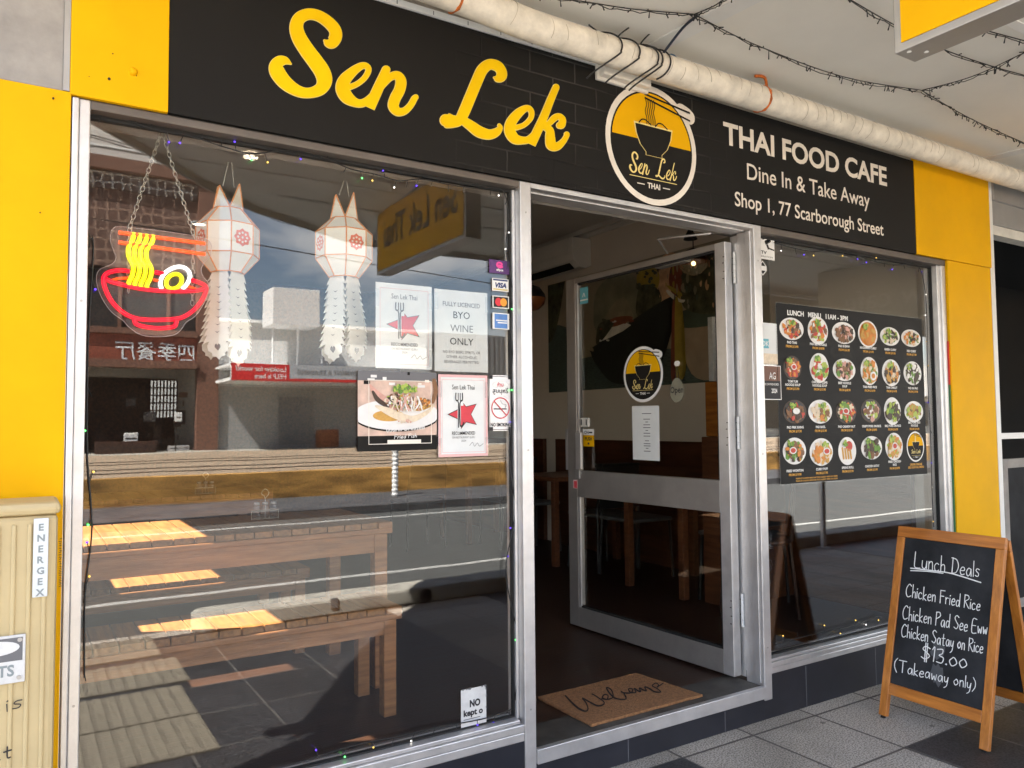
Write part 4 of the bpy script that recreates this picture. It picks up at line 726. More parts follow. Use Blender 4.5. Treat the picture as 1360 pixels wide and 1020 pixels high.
mb.build('chalk_writing', 'chalk', cb)
mb = MB(); g = random.Random(9)
sm_ = Z2(905, 420); 
for q in ((900, 400, 50, 60), (895, 520, 45, 80)):
    c_ = Z2(q[0], q[1]); mb.poly([bplace(c_[0]+a/4*q[2]/40, c_[1]+b/4*q[3]/40, BD+.0002) for a, b in blob(g, 30, 14, .3)], 0)
mb.build('chalk_smudge', 'chalk_smear', cb)
# rear leg frame, hinged at the top
ux = Vector((1, 0, 0)); tp0 = PL0+BF.v*(BH-.012)-BN*.024; ft0 = Vector((2.13, PL0.y+.004, 0.0)); rv = tp0-ft0; rl = rv.length; rv = rv.normalized(); rn = bu.cross(rv); rn = rn if rn.x > 0 else -rn
def rbox(name, a0, a1, b0_, b1, t=.02, m='board_wood', d=0.0): b_ = MB(); b_.obox(ft0+bu*a0+rv*b0_+rn*d, bu*(a1-a0), rv*(b1-b0_), rn*t); return b_.build(name, m, bd, .002)
rbox('leg', 0, lw, .004, rl-.05); rbox('leg', BW-lw, BW, .004, rl-.05); rbox('top_rail', 0, BW, rl-.0495, rl-.002, m='board_rail'); rbox('bottom_rail', lw+.0005, BW-lw-.0005, zr-.04, zr+.005, m='board_rail'); rbox('board', lw+.0005, BW-lw-.0005, zr+.0055, rl-.05, .006, 'chalkboard', .006)
# ------------------------------------------------------------------ electricity pillar
ep = thing('electricity_pillar', 'ribbed beige electricity pillar box standing against the yellow wall', 'electrical cabinet', (-1.8, -.2, 0))
EY = -.22; eR = F(77, 700, EY).x; eT = F(40, 668, EY).z
mb = MB(); mb.box((-2.05, EY, 0), (eR, -.03, eT-.03)); body_ = mb.build('cabinet', 'pillar_beige', ep, .012)
mb = MB(); mb.box((-2.06, EY-.012, eT-.0295), (eR+.006, -.025, eT)); mb.build('lid', 'pillar_beige', ep, .012)
mb = MB(); x = eR-.022
while x > -2.02: mb.box((x-.010, EY-.005, .05), (x, EY+.001, eT-.05)); x -= .032
mb.build('rib', 'pillar_beige', ep, .003)
mat('plate_white', (0.66, 0.70, 0.72), 0.4, 0, 0.05, 20); mat('plate_letter', (0.24, 0.28, 0.29), 0.5, 0, 0)
a, b = F(45, 689, EY-.009), F(63, 792, EY-.009); mb = MB(); mb.box((a.x, EY-.009, b.z), (b.x, EY-.0052, a.z)); npl = mb.build('name_plate', 'plate_white', ep, .003)
mb = MB(); nf = Fr((0, EY-.0092, 0), (1, 0, 0), (0, 0, 1)); hh = (a.z-b.z)/7.25
for i, c in enumerate('ENERGEX'): ctext(mb, nf, c, (a.x+b.x)/2, a.z-.012-hh*i-hh*.66, hh*.62, .0004, 0, .03)
mb.build('lettering', 'plate_letter', npl)
a, b = F(0, 846, EY-.009), F(33, 905, EY-.009); xl = b.x-.13; mb = MB(); mb.box((xl, EY-.009, b.z), (b.x, EY-.0052, a.z)); vp_ = mb.build('voltage_plate', 'paper_worn', ep, .003)
mb = MB(); vf = Fr((0, EY-.0092, 0), (1, 0, 0), (0, 0, 1)); text(mb, vf, 'VOLTS', b.x-.118, b.x-.022, b.z+.018, b.z+.044, .0004, 0, .03); ec = [(b.x-.062+.05*math.cos(t)*1.0, a.z-.028+.017*math.sin(t)) for t in [2*math.pi*i/24 for i in range(24)]]
mb.poly([vf.at(xl+.006, b.z+.052, .0002), vf.at(b.x-.006, b.z+.052, .0002), vf.at(b.x-.006, a.z-.006, .0002), vf.at(xl+.006, a.z-.006, .0002)], 1); mb.poly([vf.at(p[0], p[1], .0005) for p in ec], 2)
for zz in (a.z-.012, b.z+.012): mb.cyl((b.x-.012, EY-.009, zz), (b.x-.012, EY-.0115, zz), .005, 10, 3)
mb.build('lettering', ['plate_letter', 'ink_grey', 'paper_worn', 'silver_shadow'], vp_)
mb = MB(); ey = EY-.0056
def eplace(u, v, d): p = F(u, v, ey); return (p.x, ey-d, p.z)
hand(mb, eplace, 'is', (9, 945), (29, 938), (0, -19), 1.6, 0, .0003); hand(mb, eplace, 't', (5, 1008), (15, 1005), (0, -17), 2.0, 0, .0003); stroke(mb, eplace, [(-3, 1008), (0, 1009)], 1.6, 0, .0003)
mb.build('marker_writing', 'ink_black', ep)
mb = MB(); g = random.Random(2)
pl = [(80.2-.004*(v-720)*0, v) for v in range(716, 782, 3)]
for i, (u, v) in enumerate(pl): stroke(mb, lambda a_, b_, d: tuple(F(a_, b_, -.0135)-Vector((0, d, 0))), [(u-1+g.uniform(-1, .5), v), (u+1+g.uniform(-.5, 1), v+g.uniform(-1.5, 1.5))], .8, 0, .0003)
tag(mb.build('pen_scribble', 'ink_black', wl), None, None)
# ------------------------------------------------------------------ neon bowl behind the left pane
NY = 0.115
NZ = lambda l: Q(l, 90, 280, 6.375)
def npl_(u, v, d=0): p = F(u, v, NY); return Vector((p.x, NY-d, p.z))
nt_ = thing('neon_sign', 'lit neon noodle bowl sign with red bowl and orange chopsticks hanging in the window', 'neon sign', tuple(npl_(205, 370)))
outl = [(405, 132), (520, 138), (760, 165), (1000, 200), (1150, 228), (1205, 262), (1218, 320), (1205, 385), (1160, 430), (1130, 500), (1150, 560), (1190, 610), (1185, 690), (1150, 790), (1080, 890), (1000, 945), (965, 1000), (900, 1050), (760, 1066), (620, 1050), (520, 985), (470, 930), (370, 855), (290, 740), (252, 640), (244, 545), (280, 490), (375, 450), (408, 395), (385, 325), (362, 250), (368, 175)]
sm = smooth([(a, b, 0) for a, b in outl+[outl[0]]], 3)[:-1]
mb = MB(); op_ = [npl_(*NZ([(a, b)])[0], 0) for a, b, _ in sm]; mb.slab(op_, (0, .004, 0)); mb.build('backing', 'acrylic', nt_)
mat('acrylic_edge', (0.55, 0.50, 0.50), 0.3, 0, 0); mb = MB(); mb.tube([p+Vector((0, .002, 0)) for p in op_], .0011, 5, closed=True); mb.build('backing_edge', 'acrylic_edge', nt_)
def neon(name, paths, m, r):
    b_ = MB()
    for p in paths: b_.tube([npl_(a, b, .007) for a, b, *_ in smooth([q+(0,) for q in NZ(p)], 5)], r, 8)
    b_.build(name, m, nt_)
neon('bowl_tube', [[(520, 515), (440, 506), (345, 525), (302, 570), (312, 650), (365, 760), (450, 850), (560, 908), (700, 925), (900, 918), (1000, 888), (1090, 815), (1150, 725), (1168, 652), (1130, 618), (1035, 585)], [(320, 580), (370, 603), (480, 632), (620, 662), (800, 680), (1000, 682), (1120, 672), (1160, 655)], [(735, 522), (812, 536)], [(562, 915), (575, 958), (650, 984), (770, 996), (870, 988), (908, 972), (918, 930)]], 'neon_red', .0062)
neon('broth_tube', [[(372, 592), (430, 576), (510, 572)], [(722, 586), (772, 596)], [(1012, 640), (1080, 664)]], 'neon_orange', .0038)
neon('chopstick_tube', [[(428, 186), (1160, 281)]], 'neon_orange', .0055); neon('chopstick_tube', [[(428, 269), (1160, 371)]], 'neon_orange', .0055)
base = [(556, 188), (548, 245), (512, 320), (516, 395), (552, 470), (545, 545), (518, 600), (514, 632)]
for k_ in range(4): neon('noodle_tube', [[(a+k_*51+(4 if b < 250 else 0)*k_, b+k_*7) for a, b in base]], 'neon_yellow', .0064)
neon('egg_white_tube', [[(790, 662), (782, 600), (815, 535), (880, 490), (950, 476), (1008, 500), (1032, 555), (1008, 620), (968, 662)]], 'neon_white', .0058)
neon('egg_yolk_tube', [[(897+66*math.cos(t)+8*math.sin(t), 600-62*math.sin(t)-6*math.cos(t)) for t in [2*math.pi*i/16 for i in range(17)]]], 'neon_yellow', .0062)
def chain(par, p0, p1, name='chain'):
    b_ = MB(); p0, p1 = Vector(p0), Vector(p1); L_ = (p1-p0).length; n = max(2, int(L_/.0155)); d = (p1-p0).normalized(); a = d.cross(Vector((0, 1, 0))).normalized(); c = Vector((0, 1, 0))
    for i in range(n):
        o = p0.lerp(p1, (i+.5)/n); w = a if i % 2 == 0 else (a*.5+c*.86)
        b_.tube([o+d*(.0105*math.cos(t))+w*(.0052*math.sin(t)) for t in [2*math.pi*q/10 for q in range(10)]], .0012, 5, closed=True)
    b_.build(name, 'chain', par)
hk = npl_(216, 172, -.03); chain(nt_, hk, npl_(172, 303)); chain(nt_, hk+Vector((.004, 0, 0)), npl_(259, 318)); chain(nt_, npl_(172, 303), npl_(171, 388, -.008)); chain(nt_, npl_(257, 330, -.008), npl_(256, 405, -.008))
# ------------------------------------------------------------------ paper lanterns
def make_lantern(cx, v_, label, yl, tw=0.0):
    P_ = lambda v: F(cx, v, yl).z
    x0 = F(cx, v_[2], yl).x; zs = [P_(v) for v in v_]   # spike tip, spike base, band top, band bottom, lower end, tail end
    t = thing('paper_lantern', label, 'lantern', (x0, yl, zs[3]), 'white paper lanterns in the window'); n = 8; R1, R2, R3 = .100, .048, .052; ph = math.pi/8+.18+math.pi/4+tw; gl = random.Random(cx)
    ring = lambda r, z: [(x0+r*math.cos(ph+2*math.pi*i/n), yl+r*math.sin(ph+2*math.pi*i/n), z) for i in range(n)]
    rings = [ring(R3, zs[4]), ring(R1, zs[3]), ring(R1, zs[2]), ring(R2, zs[1])]
    b_ = MB(); vv = [p for r_ in rings for p in r_]; b_.add(vv, [(i*n+k_, i*n+(k_+1) % n, (i+1)*n+(k_+1) % n, (i+1)*n+k_) for i in range(3) for k_ in range(n)]); b_.build('body', 'lantern_paper', t)
    b_ = MB()
    for i in range(4):
        a, b, c, d = [Vector(rings[3][(2*i+q) % n]) for q in (0, 1, 2, 0)]; m_ = (a+c)/2; ctr = Vector((x0, yl, zs[1])); tip = m_+(m_-ctr)*.30; tip.z = zs[0]-(.012 if i % 2 else 0)
        b_.add([a, c, (m_*.55+ctr*.45), tip], [(0, 1, 3), (1, 2, 3), (2, 0, 3)])
    b_.build('spike', 'lantern_paper', t)
    b_ = MB(); e_ = lambda p, q: b_.bar(p, q, .0036, .0036, (0, 1, .01))
    for r_ in rings:
        for k_ in range(n): e_(r_[k_], r_[(k_+1) % n])
    for k_ in range(n):
        for i in range(3): e_(rings[i][k_], rings[i+1][k_])
    for i in range(4):
        a, c = Vector(rings[3][2*i]), Vector(rings[3][(2*i+2) % n]); m_ = (a+c)/2; ctr = Vector((x0, yl, zs[1])); tip = m_+(m_-ctr)*.30; tip.z = zs[0]-(.012 if i % 2 else 0); e_(a, tip); e_(c, tip)
    b_.build('trim', 'lantern_trim', t)
    b_ = MB()
    for k_ in range(0, n, 2):
        kk = (k_+4) % n; a, b = Vector(rings[1][kk]), Vector(rings[1][(kk+1) % n]); mid = (a+b)/2; mid.z = (zs[2]+zs[3])/2; u = (b-a).normalized(); nr = Vector((mid.x-x0, mid.y-yl, 0)).normalized(); f = Fr(mid+nr*.001, u, (0, 0, 1)); r_ = .030
        sgn = 1 if f.n.dot(nr) > 0 else -1
        star = [f.at(r_*(1 if i % 2 == 0 else .82)*math.cos(math.pi*i/8), r_*(1 if i % 2 == 0 else .82)*math.sin(math.pi*i/8), sgn*.0006) for i in range(16)]; b_.poly(star, 0)
        for q in range(9):
            rr = 0 if q == 8 else r_*.52; th = q*math.pi/4; b_.poly([f.at(rr*math.cos(th)+r_*.13*math.cos(w), rr*math.sin(th)+r_*.13*math.sin(w), sgn*.0012) for w in [2*math.pi*i/8 for i in range(8)]], 1)
    b_.build('rosette', ['lantern_rose', 'lantern_paper'], t)
    tl0 = zs[4]-zs[5]
    for i in range(4):
        tl = tl0*gl.uniform(.93, 1.02); lean = gl.uniform(-.012, .012)
        th = ph+math.pi/4+i*math.pi/2; dr_ = Vector((math.cos(th), math.sin(th), 0)); sd_ = Vector((-dr_.y, dr_.x, 0)); b_ = MB(); steps = 10; L_ = []; 
        def pt(a, s_): 
            bow = .036+.018*math.sin(min(1, s_*1.15)*math.pi*.55); return Vector((x0, yl, zs[4]-s_*tl))+dr_*(bow+.004*math.sin(s_*9+i))+sd_*(a+lean*s_)
        for j in range(steps):
            s0, s1 = j/steps*.80, (j+1)/steps*.80; w0, w1 = .030+.012*(j/steps), .044+.016*(j/steps)
            wn = .030+.012*((j+1)/steps); e_ = .04; b_.add([pt(-w0, s0), pt(w0, s0), pt(w1, s1+e_*.6), pt(wn, s1), pt(-wn, s1), pt(-w1, s1+e_*.6)], [(0, 1, 2, 3, 4, 5)])
        w = .042; o = [(-.8, .80), (.8, .80), (1.0, .84), (.95, .90), (.6, .925), (.62, .955), (.25, .965), (0, 1.0), (-.25, .965), (-.62, .955), (-.6, .925), (-.95, .90), (-1.0, .84)]
        hole = [(0, .90), (.28, .86), (.25, .835), (.10, .82), (0, .84), (-.10, .82), (-.25, .835), (-.28, .86)]
        vo = [pt(a*w, s_) for a, s_ in o]; b_.poly(vo, 0)
        b_.poly([pt(a*w, s_)+dr_*.0012 for a, s_ in hole], 1); b_.poly([pt(a*w, s_)-dr_*.0012 for a, s_ in hole], 1)
        for j in range(7):
            s_ = .17+j*.085
            for sg in (.0012, -.0012): b_.poly([pt(a, q)+dr_*sg for a, q in ((-.011, s_), (0, s_+.022), (.011, s_), (0, s_+.012))], 1)
        b_.build('tail', ['lantern_paper', 'ink_grey'], t)
    b_ = MB(); top = Vector((x0+.004, yl, 2.235))
    for dx in (-.018, .018): b_.tube([(x0+dx, yl, zs[0]-.006), (top.x+dx*.3, yl, top.z)], .0012, 5)
    b_.build('cord', 'cord_white', t)
make_lantern(303, (246, 279, 302, 341, 363, 486), 'white paper lantern with orange trim hanging just right of the neon bowl', .235, .10)
make_lantern(457, (258, 292, 310, 345, 369, 484), 'white paper lantern with orange trim hanging beside the taped notices', .235, -.06)
# ------------------------------------------------------------------ fairy lights along the panes
def fairy(name, px, y, label, bulbs, seed):
    g = random.Random(seed); t = thing(name, label, 'fairy lights', tuple(F(px[0][0], px[0][1], y)), 'fairy lights round the windows'); P = [tuple(F(u, v, y)) for u, v in px]; S = smooth(P, 8); b_ = MB(); b_.tube(S, .0022, 5); b2 = []
    for i in range(3, len(S), 4):
        q = Vector(S[i]); e = q+Vector((g.uniform(-.012, .012), g.uniform(-.004, .01), g.choice((-1, -1, -1, 1))*g.uniform(.016, .03))); b_.tube([q, e], .0013, 5); b2.append(e)
    b_.build('wire', 'black_cable', t)
    for i, e in enumerate(b2):
        if g.random() < bulbs: b_ = MB(); b_.ball(e, .0032, 8); b_.build('bulb', g.choice(('bulb_green', 'bulb_purple', 'bulb_purple', 'bulb_warm', 'bulb_white')) if px[0][0] < 700 else g.choice(('bulb_warm', 'bulb_warm', 'bulb_white', 'bulb_purple')), t)
FY = .036
fairy('fairy_lights', [(122, 152), (165, 158), (205, 172), (250, 180), (300, 196), (335, 204), (380, 200), (420, 206), (465, 224), (500, 232), (530, 240), (560, 238), (600, 246), (640, 251), (668, 254), (676, 290)], FY, 'string of coloured fairy lights along the top of the left window', .6, 1)
fairy('fairy_lights', [(676, 290), (672, 330), (680, 380), (679, 440), (683, 520), (676, 600), (684, 680), (672, 760), (688, 850), (684, 930)], FY, 'string of fairy lights down the window edge beside the door post', .6, 2)
fairy('fairy_lights', [(119, 160), (117, 300), (124, 330), (117, 460), (116, 600), (122, 700), (113, 790), (112, 900)], FY, 'string of fairy lights down the window edge beside the yellow wall', .6, 3)
fairy('fairy_lights', [(400, 1012), (470, 990), (530, 978), (585, 965), (640, 955), (680, 942)], FY, 'string of fairy lights lying along the left window sill', .5, 4)
fairy('fairy_lights', [(1028, 322), (1060, 331), (1085, 334), (1112, 330), (1140, 340), (1165, 348), (1190, 352), (1215, 350), (1226, 370), (1231, 420), (1232, 500), (1236, 580), (1238, 650), (1240, 700)], FY, 'string of warm fairy lights round the right window', .75, 5)
fairy('fairy_lights', [(1030, 856), (1065, 846), (1100, 838), (1140, 828), (1170, 818)], FY, 'string of fairy lights lying along the right window sill', .7, 6)
# ------------------------------------------------------------------ notices taped inside the left pane
WF = Fr((0, .066, 0), (1, 0, 0), (0, 0, 1))                          # behind the pane, facing the street
def rect(mb, x0, z0, x1, z1, d, mi, fr=None):
    fr = fr or WF; mb.poly([fr.at(x0, z0, d), fr.at(x1, z0, d), fr.at(x1, z1, d), fr.at(x0, z1, d)], mi)
def border(mb, x0, z0, x1, z1, t, d, mi, fr=None):
    rect(mb, x0, z0, x1, z0+t, d, mi, fr); rect(mb, x0, z1-t, x1, z1, d, mi, fr); rect(mb, x0, z0+t, x0+t, z1-t, d, mi, fr); rect(mb, x1-t, z0+t, x1, z1-t, d, mi, fr)
def wbox(tl, br): a, b = F(*tl, WF.o.y), F(*br, WF.o.y); return a.x, b.z, b.x, a.z
def wavy(mb, x0, z0, x1, z1, mi, g, amp=.002):
    n = 7; vv = [WF.at(x0+(x1-x0)*i/n, z0+(z1-z0)*j/n, g.uniform(-amp, 0)) for j in range(n+1) for i in range(n+1)]
    mb.add(vv, [(j*(n+1)+i, j*(n+1)+i+1, (j+1)*(n+1)+i+1, (j+1)*(n+1)+i) for j in range(n) for i in range(n)], mi, True)
def award(tl, br, label, edge):
    x0, z0, x1, z1 = wbox(tl, br); w, h = x1-x0, z1-z0; mb = MB(); g = random.Random(int(tl[0])); X_ = lambda a: x0+a*w; Z_ = lambda a: z0+a*h
    wavy(mb, x0, z0, x1, z1, 0, g); border(mb, X_(.07), Z_(.05), X_(.93), Z_(.94), .0014, .0008, 3)
    if edge: border(mb, x0, z0, x1, z1, .009, .0006, 4)
    ctext(mb, WF, 'Sen Lek Thai', X_(.5), Z_(.82), h*.058, .001, 2, 0.0, maxw=w*.46)
    star = [(.24, .505), (.37, .54), (.42, .57), (.47, .70), (.56, .62), (.72, .655), (.755, .64), (.655, .545), (.755, .40), (.73, .385), (.58, .43), (.45, .35), (.39, .365), (.44, .46), (.25, .535)]
    st5 = [(.505+.30*math.cos(math.pi*(1+i*.2))*(1 if i % 2 == 0 else .46), .515+.205*math.sin(math.pi*(1+i*.2))*(1 if i % 2 == 0 else .46)) for i in range(10)]
    mb.poly([WF.at(X_(.515+(a-.515)*1.10), Z_(.52+(b-.52)*1.10), .0010) for a, b in st5], 2); mb.poly([WF.at(X_(a), Z_(b), .0014) for a, b in st5], 1)
    rect(mb, X_(.325), Z_(.62), X_(.495), Z_(.80), .0017, 0); rect(mb, X_(.378), Z_(.30), X_(.442), Z_(.63), .0018, 0)
    fk = lambda pts, lw_: stroke(mb, lambda a, b, d: WF.at(X_(a), Z_(b), d), pts, lw_, 2, .0020, .0001, 3)
    fk([(.345, .77), (.345, .69), (.395, .65), (.395, .36)], .022); fk([(.475, .77), (.475, .69), (.425, .65), (.425, .40), (.445, .37), (.47, .375), (.50, .41)], .022); fk([(.39, .77), (.39, .69)], .018); fk([(.43, .77), (.43, .69)], .018)
    ctext(mb, WF, 'RECOMMENDED', X_(.5), Z_(.265), h*.040, .001, 2, 0.01, maxw=w*.47); ctext(mb, WF, 'ON RESTAURANT GURU', X_(.5), Z_(.22), h*.026, .001, 5, 0.0, maxw=w*.46); ctext(mb, WF, '2024', X_(.5), Z_(.18), h*.024, .001, 5, 0.0)
    stroke(mb, lambda a, b, d: WF.at(X_(a), Z_(b), d), [(.62, .13), (.68, .17), (.72, .12), (.78, .16), (.82, .12), (.90, .15)], .006, 5, .001, .0001, 4)
    o = tag(mb.build('award_certificate', ['paper', 'ink_red', 'ink_grey' if not edge else 'ink_black', 'ink_pink', 'ink_pink', 'ink_grey']), label, 'certificate', 'star certificates in the window')
    for a0, b0_ in ((0.0, .72), (.955, .72), (0.0, .03), (.955, .03)): m2 = MB(); rect(m2, X_(a0)-.004, Z_(b0_), X_(a0)+.012, Z_(b0_+.2), .0026, 0); m2.build('tape', 'clear_plastic', o)
award((499, 374), (574, 491), 'white star certificate taped left of the wine notice', False)
x0, z0, x1, z1 = wbox((577, 383), (648, 495)); w, h = x1-x0, z1-z0; mb = MB(); wavy(mb, x0, z0, x1, z1, 0, random.Random(4)); cx = (x0+x1)/2
for s_, zz, hh, mi in (('FULLY LICENCED', .80, .055, 1), ('BYO', .655, .085, 2), ('WINE', .49, .085, 1), ('ONLY', .33, .085, 2), ('NO BYO BEERS, SPIRITS, OR', .225, .032, 1), ('OTHER ALCOHOLIC', .165, .032, 1), ('BEVERAGES PERMITTED', .105, .032, 1)): ctext(mb, WF, s_, cx, z0+zz*h, hh*h, .001, mi, 0, maxw=w*.70)
o = tag(mb.build('licence_notice', ['paper', 'ink_grey', 'ink_black']), 'white sheet reading BYO wine only taped inside the window', 'notice')
for a0 in (0.0, .955): m2 = MB(); rect(m2, x0+a0*w-.002, z0+.75*h, x0+a0*w+.012, z0+.95*h, .0026, 0); m2.build('tape', 'clear_plastic', o)
# dish poster
mat('poster_table', (0.62, 0.44, 0.36), 0.5, 0, 0.25, 18); mat('plate_print', (0.74, 0.73, 0.72), 0.4, 0, 0.06, 20)
FOOD = {'brown': (0.20, 0.09, 0.035), 'dark': (0.05, 0.028, 0.016), 'orange': (0.62, 0.22, 0.03), 'gold': (0.55, 0.30, 0.06), 'green': (0.12, 0.26, 0.03), 'lime': (0.38, 0.48, 0.08), 'red': (0.50, 0.05, 0.03), 'cream': (0.72, 0.60, 0.45), 'white': (0.78, 0.77, 0.74), 'pink': (0.62, 0.34, 0.28), 'bowl': (0.035, 0.035, 0.038)}
for k_, c in FOOD.items(): mat('food_'+k_, c, 0.5, 0, 0.18, 60)
FK = list(FOOD); FM = ['food_'+k_ for k_ in FK]
def food(mb, fr, cx, cz, rx, rz, pal, g, n=46, d=0.0, off=0, sz=.24):
    for i in range(n):
        a = g.uniform(0, 6.283); q = math.sqrt(g.random())*.78; r_ = min(rx, rz)*g.uniform(sz*.5, sz); th = g.uniform(0, 3.14); el = g.uniform(.35, 1.0)
        pts = [(r_*x, r_*el*y) for x, y in blob(g, 1, 7, .25)]
        mb.poly([fr.at(cx+rx*q*math.cos(a)+x*math.cos(th)-y*math.sin(th), cz+rz*q*math.sin(a)+x*math.sin(th)+y*math.cos(th), d+.00006*i) for x, y in pts], off+FK.index(g.choice(pal)))
ell = lambda mb, fr, cx, cz, rx, rz, d, mi, n=32: mb.poly([fr.at(cx+rx*math.cos(2*math.pi*i/n), cz+rz*math.sin(2*math.pi*i/n), d) for i in range(n)], mi)
WF = Fr((0, .046, 0), (1, 0, 0), (0, 0, 1))                          # the rest is stuck on the outside of the glass
x0, z0, x1, z1 = wbox((475, 492), (580, 597)); w, h = x1-x0, z1-z0; g = random.Random(21); mb = MB(); X_ = lambda a: x0+a*w; Z_ = lambda a: z0+a*h
MT = ['emblem_black', 'poster_table', 'plate_print', 'sign_cream', 'ink_grey']+FM
rect(mb, x0, z0, x1, z1, 0, 0); rect(mb, x0, Z_(.19), x1, z1, .0004, 1); rect(mb, x0, Z_(.88), x1, z1, .0008, 4)
for i in range(12): a = g.uniform(0, .95); b_ = g.uniform(.80, .97); rect(mb, X_(a), Z_(b_), X_(min(1, a+g.uniform(.03, .1))), Z_(min(1, b_+g.uniform(.02, .05))), .0010+.0001*i, g.choice((0, 2, 4, 3)))
cl = [(min(x1, max(x0, X_(.49)+w*.545*math.cos(t))), Z_(.455)+h*.195*math.sin(t)) for t in [2*math.pi*i/40 for i in range(40)]]; clb = [(a, b-h*.022) for a, b in cl]
mb.poly([WF.at(a, b, .0024) for a, b in clb], 0); mb.poly([WF.at(a, b, .0028) for a, b in cl], 2)
ell(mb, WF, X_(.38), Z_(.44), w*.20, h*.07, .0032, 5+FK.index('gold'))
st_ = lambda pts, c, d: stroke(mb, lambda a, b, q: WF.at(X_(a), Z_(b), q), pts, None, 5+FK.index(c), d, .0002, 5)
st_([(.14, .83, .02), (.22, .72, .08), (.34, .62, .10), (.45, .55, .08)], 'pink', .0036); st_([(.18, .74, .03), (.24, .64, .06), (.36, .56, .05)], 'dark', .0040)
st_([(.22, .56, .03), (.36, .50, .09), (.52, .43, .10), (.68, .40, .08), (.86, .48, .05), (.96, .58, .02)], 'cream', .0044)
st_([(.62, .56, .04), (.76, .54, .08), (.90, .58, .06)], 'gold', .0048); st_([(.96, .90, .05), (.98, .75, .06), (.94, .62, .05)], 'brown', .005)
food(mb, WF, X_(.52), Z_(.62), w*.24, h*.14, ['cream', 'pink', 'dark', 'white', 'brown', 'lime', 'gold'], g, 120, .0054, 5, .22)
food(mb, WF, X_(.78), Z_(.60), w*.14, h*.09, ['gold', 'orange', 'brown', 'cream'], g, 60, .0120, 5, .3); food(mb, WF, X_(.56), Z_(.78), w*.20, h*.07, ['lime', 'green', 'lime'], g, 70, .0120, 5, .4)
food(mb, WF, X_(.57), Z_(.37), w*.12, h*.02, ['pink', 'cream'], g, 16, .0160, 5, 1.0)
for i in range(14): a = g.uniform(.30, .75); st_([(a, .72-.1*g.random(), .012), (a+g.uniform(-.04, .04), .60, .018), (a+g.uniform(-.06, .06), .50, .012)], g.choice(('cream', 'white', 'pink')), .0165+.0002*i)
border(mb, X_(.105), Z_(.085), X_(.90), Z_(.885), .0022, .0200, 3); rect(mb, X_(.335), Z_(.088), X_(.76), Z_(.138), .0204, 3)
wp = lambda a, b, q: WF.at(a, b, q)
hand(mb, wp, 'Warm Dressed', (X_(.31), Z_(.235)), (X_(.80), Z_(.27)), (.002, h*.055), .0022, 2, .0206); hand(mb, wp, 'Fried Fish', (X_(.42), Z_(.15)), (X_(.70), Z_(.165)), (.002, h*.05), .0018, 2, .0206)
pso = tag(mb.build('dish_poster', MT), 'square photo poster of a dressed fish salad taped inside the window', 'poster')
# card stickers
award((582, 497), (648, 605), 'pink edged star certificate taped left of the no smoking sign', True)
def sticker(name, tl, br, label, mats, draw, group=None):
    x0, z0, x1, z1 = wbox(tl, br); mb = MB(); rect(mb, x0, z0, x1, z1, 0, 0); draw(mb, x0, z0, x1, z1, x1-x0, z1-z0); return tag(mb.build(name, mats), label, 'sticker', group)
mat('st_purple', (0.10, 0.035, 0.16), 0.5, 0, 0); mat('st_pink', (0.75, 0.06, 0.30), 0.5, 0, 0); mat('st_navy', (0.015, 0.03, 0.14), 0.5, 0, 0); mat('st_blue', (0.10, 0.24, 0.58), 0.5, 0, 0.15, 40); mat('st_red', (0.70, 0.03, 0.05), 0.5, 0, 0); mat('st_orange', (0.80, 0.34, 0.04), 0.5, 0, 0); mat('st_sand', (0.62, 0.50, 0.20), 0.5, 0, 0); mat('st_palebrown', (0.16, 0.07, 0.045), 0.5, 0, 0.1, 30)
GC = 'card stickers beside the door post'
def d1(mb, x0, z0, x1, z1, w, h):
    cx, cz = x0+w*.5, z0+h*.60; stroke(mb, wp, [(cx-w*.10, cz), (cx+w*.08, cz+h*.03), (cx+w*.09, cz+h*.17), (cx-w*.05, cz+h*.22), (cx-w*.14, cz+h*.05), (cx-w*.04, cz-h*.14), (cx+w*.12, cz-h*.08)], w*.08, 1, .0006, .0002, 4); ctext(mb, WF, 'eftpos', cx, z0+h*.20, h*.17, .0008, 2, .03)
sticker('card_sticker', (649.5, 344), (677.5, 365), 'dark purple payment sticker with a pink swirl, topmost of the card stickers', ['st_purple', 'st_pink', 'sign_white'], d1, GC)
def d2(mb, x0, z0, x1, z1, w, h): rect(mb, x0+w*.06, z0+h*.82, x1-w*.06, z0+h*.94, .0006, 1); rect(mb, x0+w*.06, z0+h*.08, x1-w*.06, z0+h*.20, .0006, 2); text(mb, WF, 'VISA', x0+w*.18, x0+w*.86, z0+h*.30, z0+h*.68, .0008, 1, .05, .25)
sticker('card_sticker', (653.5, 369), (675.5, 388), 'white payment sticker with navy VISA lettering', ['sign_white', 'st_navy', 'st_sand'], d2, GC)
def d3(mb, x0, z0, x1, z1, w, h): rect(mb, x0+w*.06, z0+h*.08, x1-w*.06, z1-h*.08, .0006, 3); ell(mb, WF, x0+w*.36, z0+h*.5, h*.31, h*.33, .0009, 1); ell(mb, WF, x0+w*.66, z0+h*.5, h*.31, h*.33, .0012, 2)
sticker('card_sticker', (654, 392), (676, 410.5), 'payment sticker with overlapping red and orange discs', ['sign_white', 'st_red', 'st_orange', 'ink_black'], d3, GC)
def d4(mb, x0, z0, x1, z1, w, h): rect(mb, x0+w*.12, z0+h*.06, x1-w*.12, z1-h*.06, .0006, 1); rect(mb, x0+w*.2, z0+h*.50, x1-w*.14, z0+h*.58, .0009, 0); rect(mb, x0+w*.3, z0+h*.36, x1-w*.14, z0+h*.44, .0009, 0)
sticker('card_sticker', (654, 415), (676.5, 438), 'pale blue square payment sticker, lowest of the card stickers', ['sign_white', 'st_blue'], d4, GC)
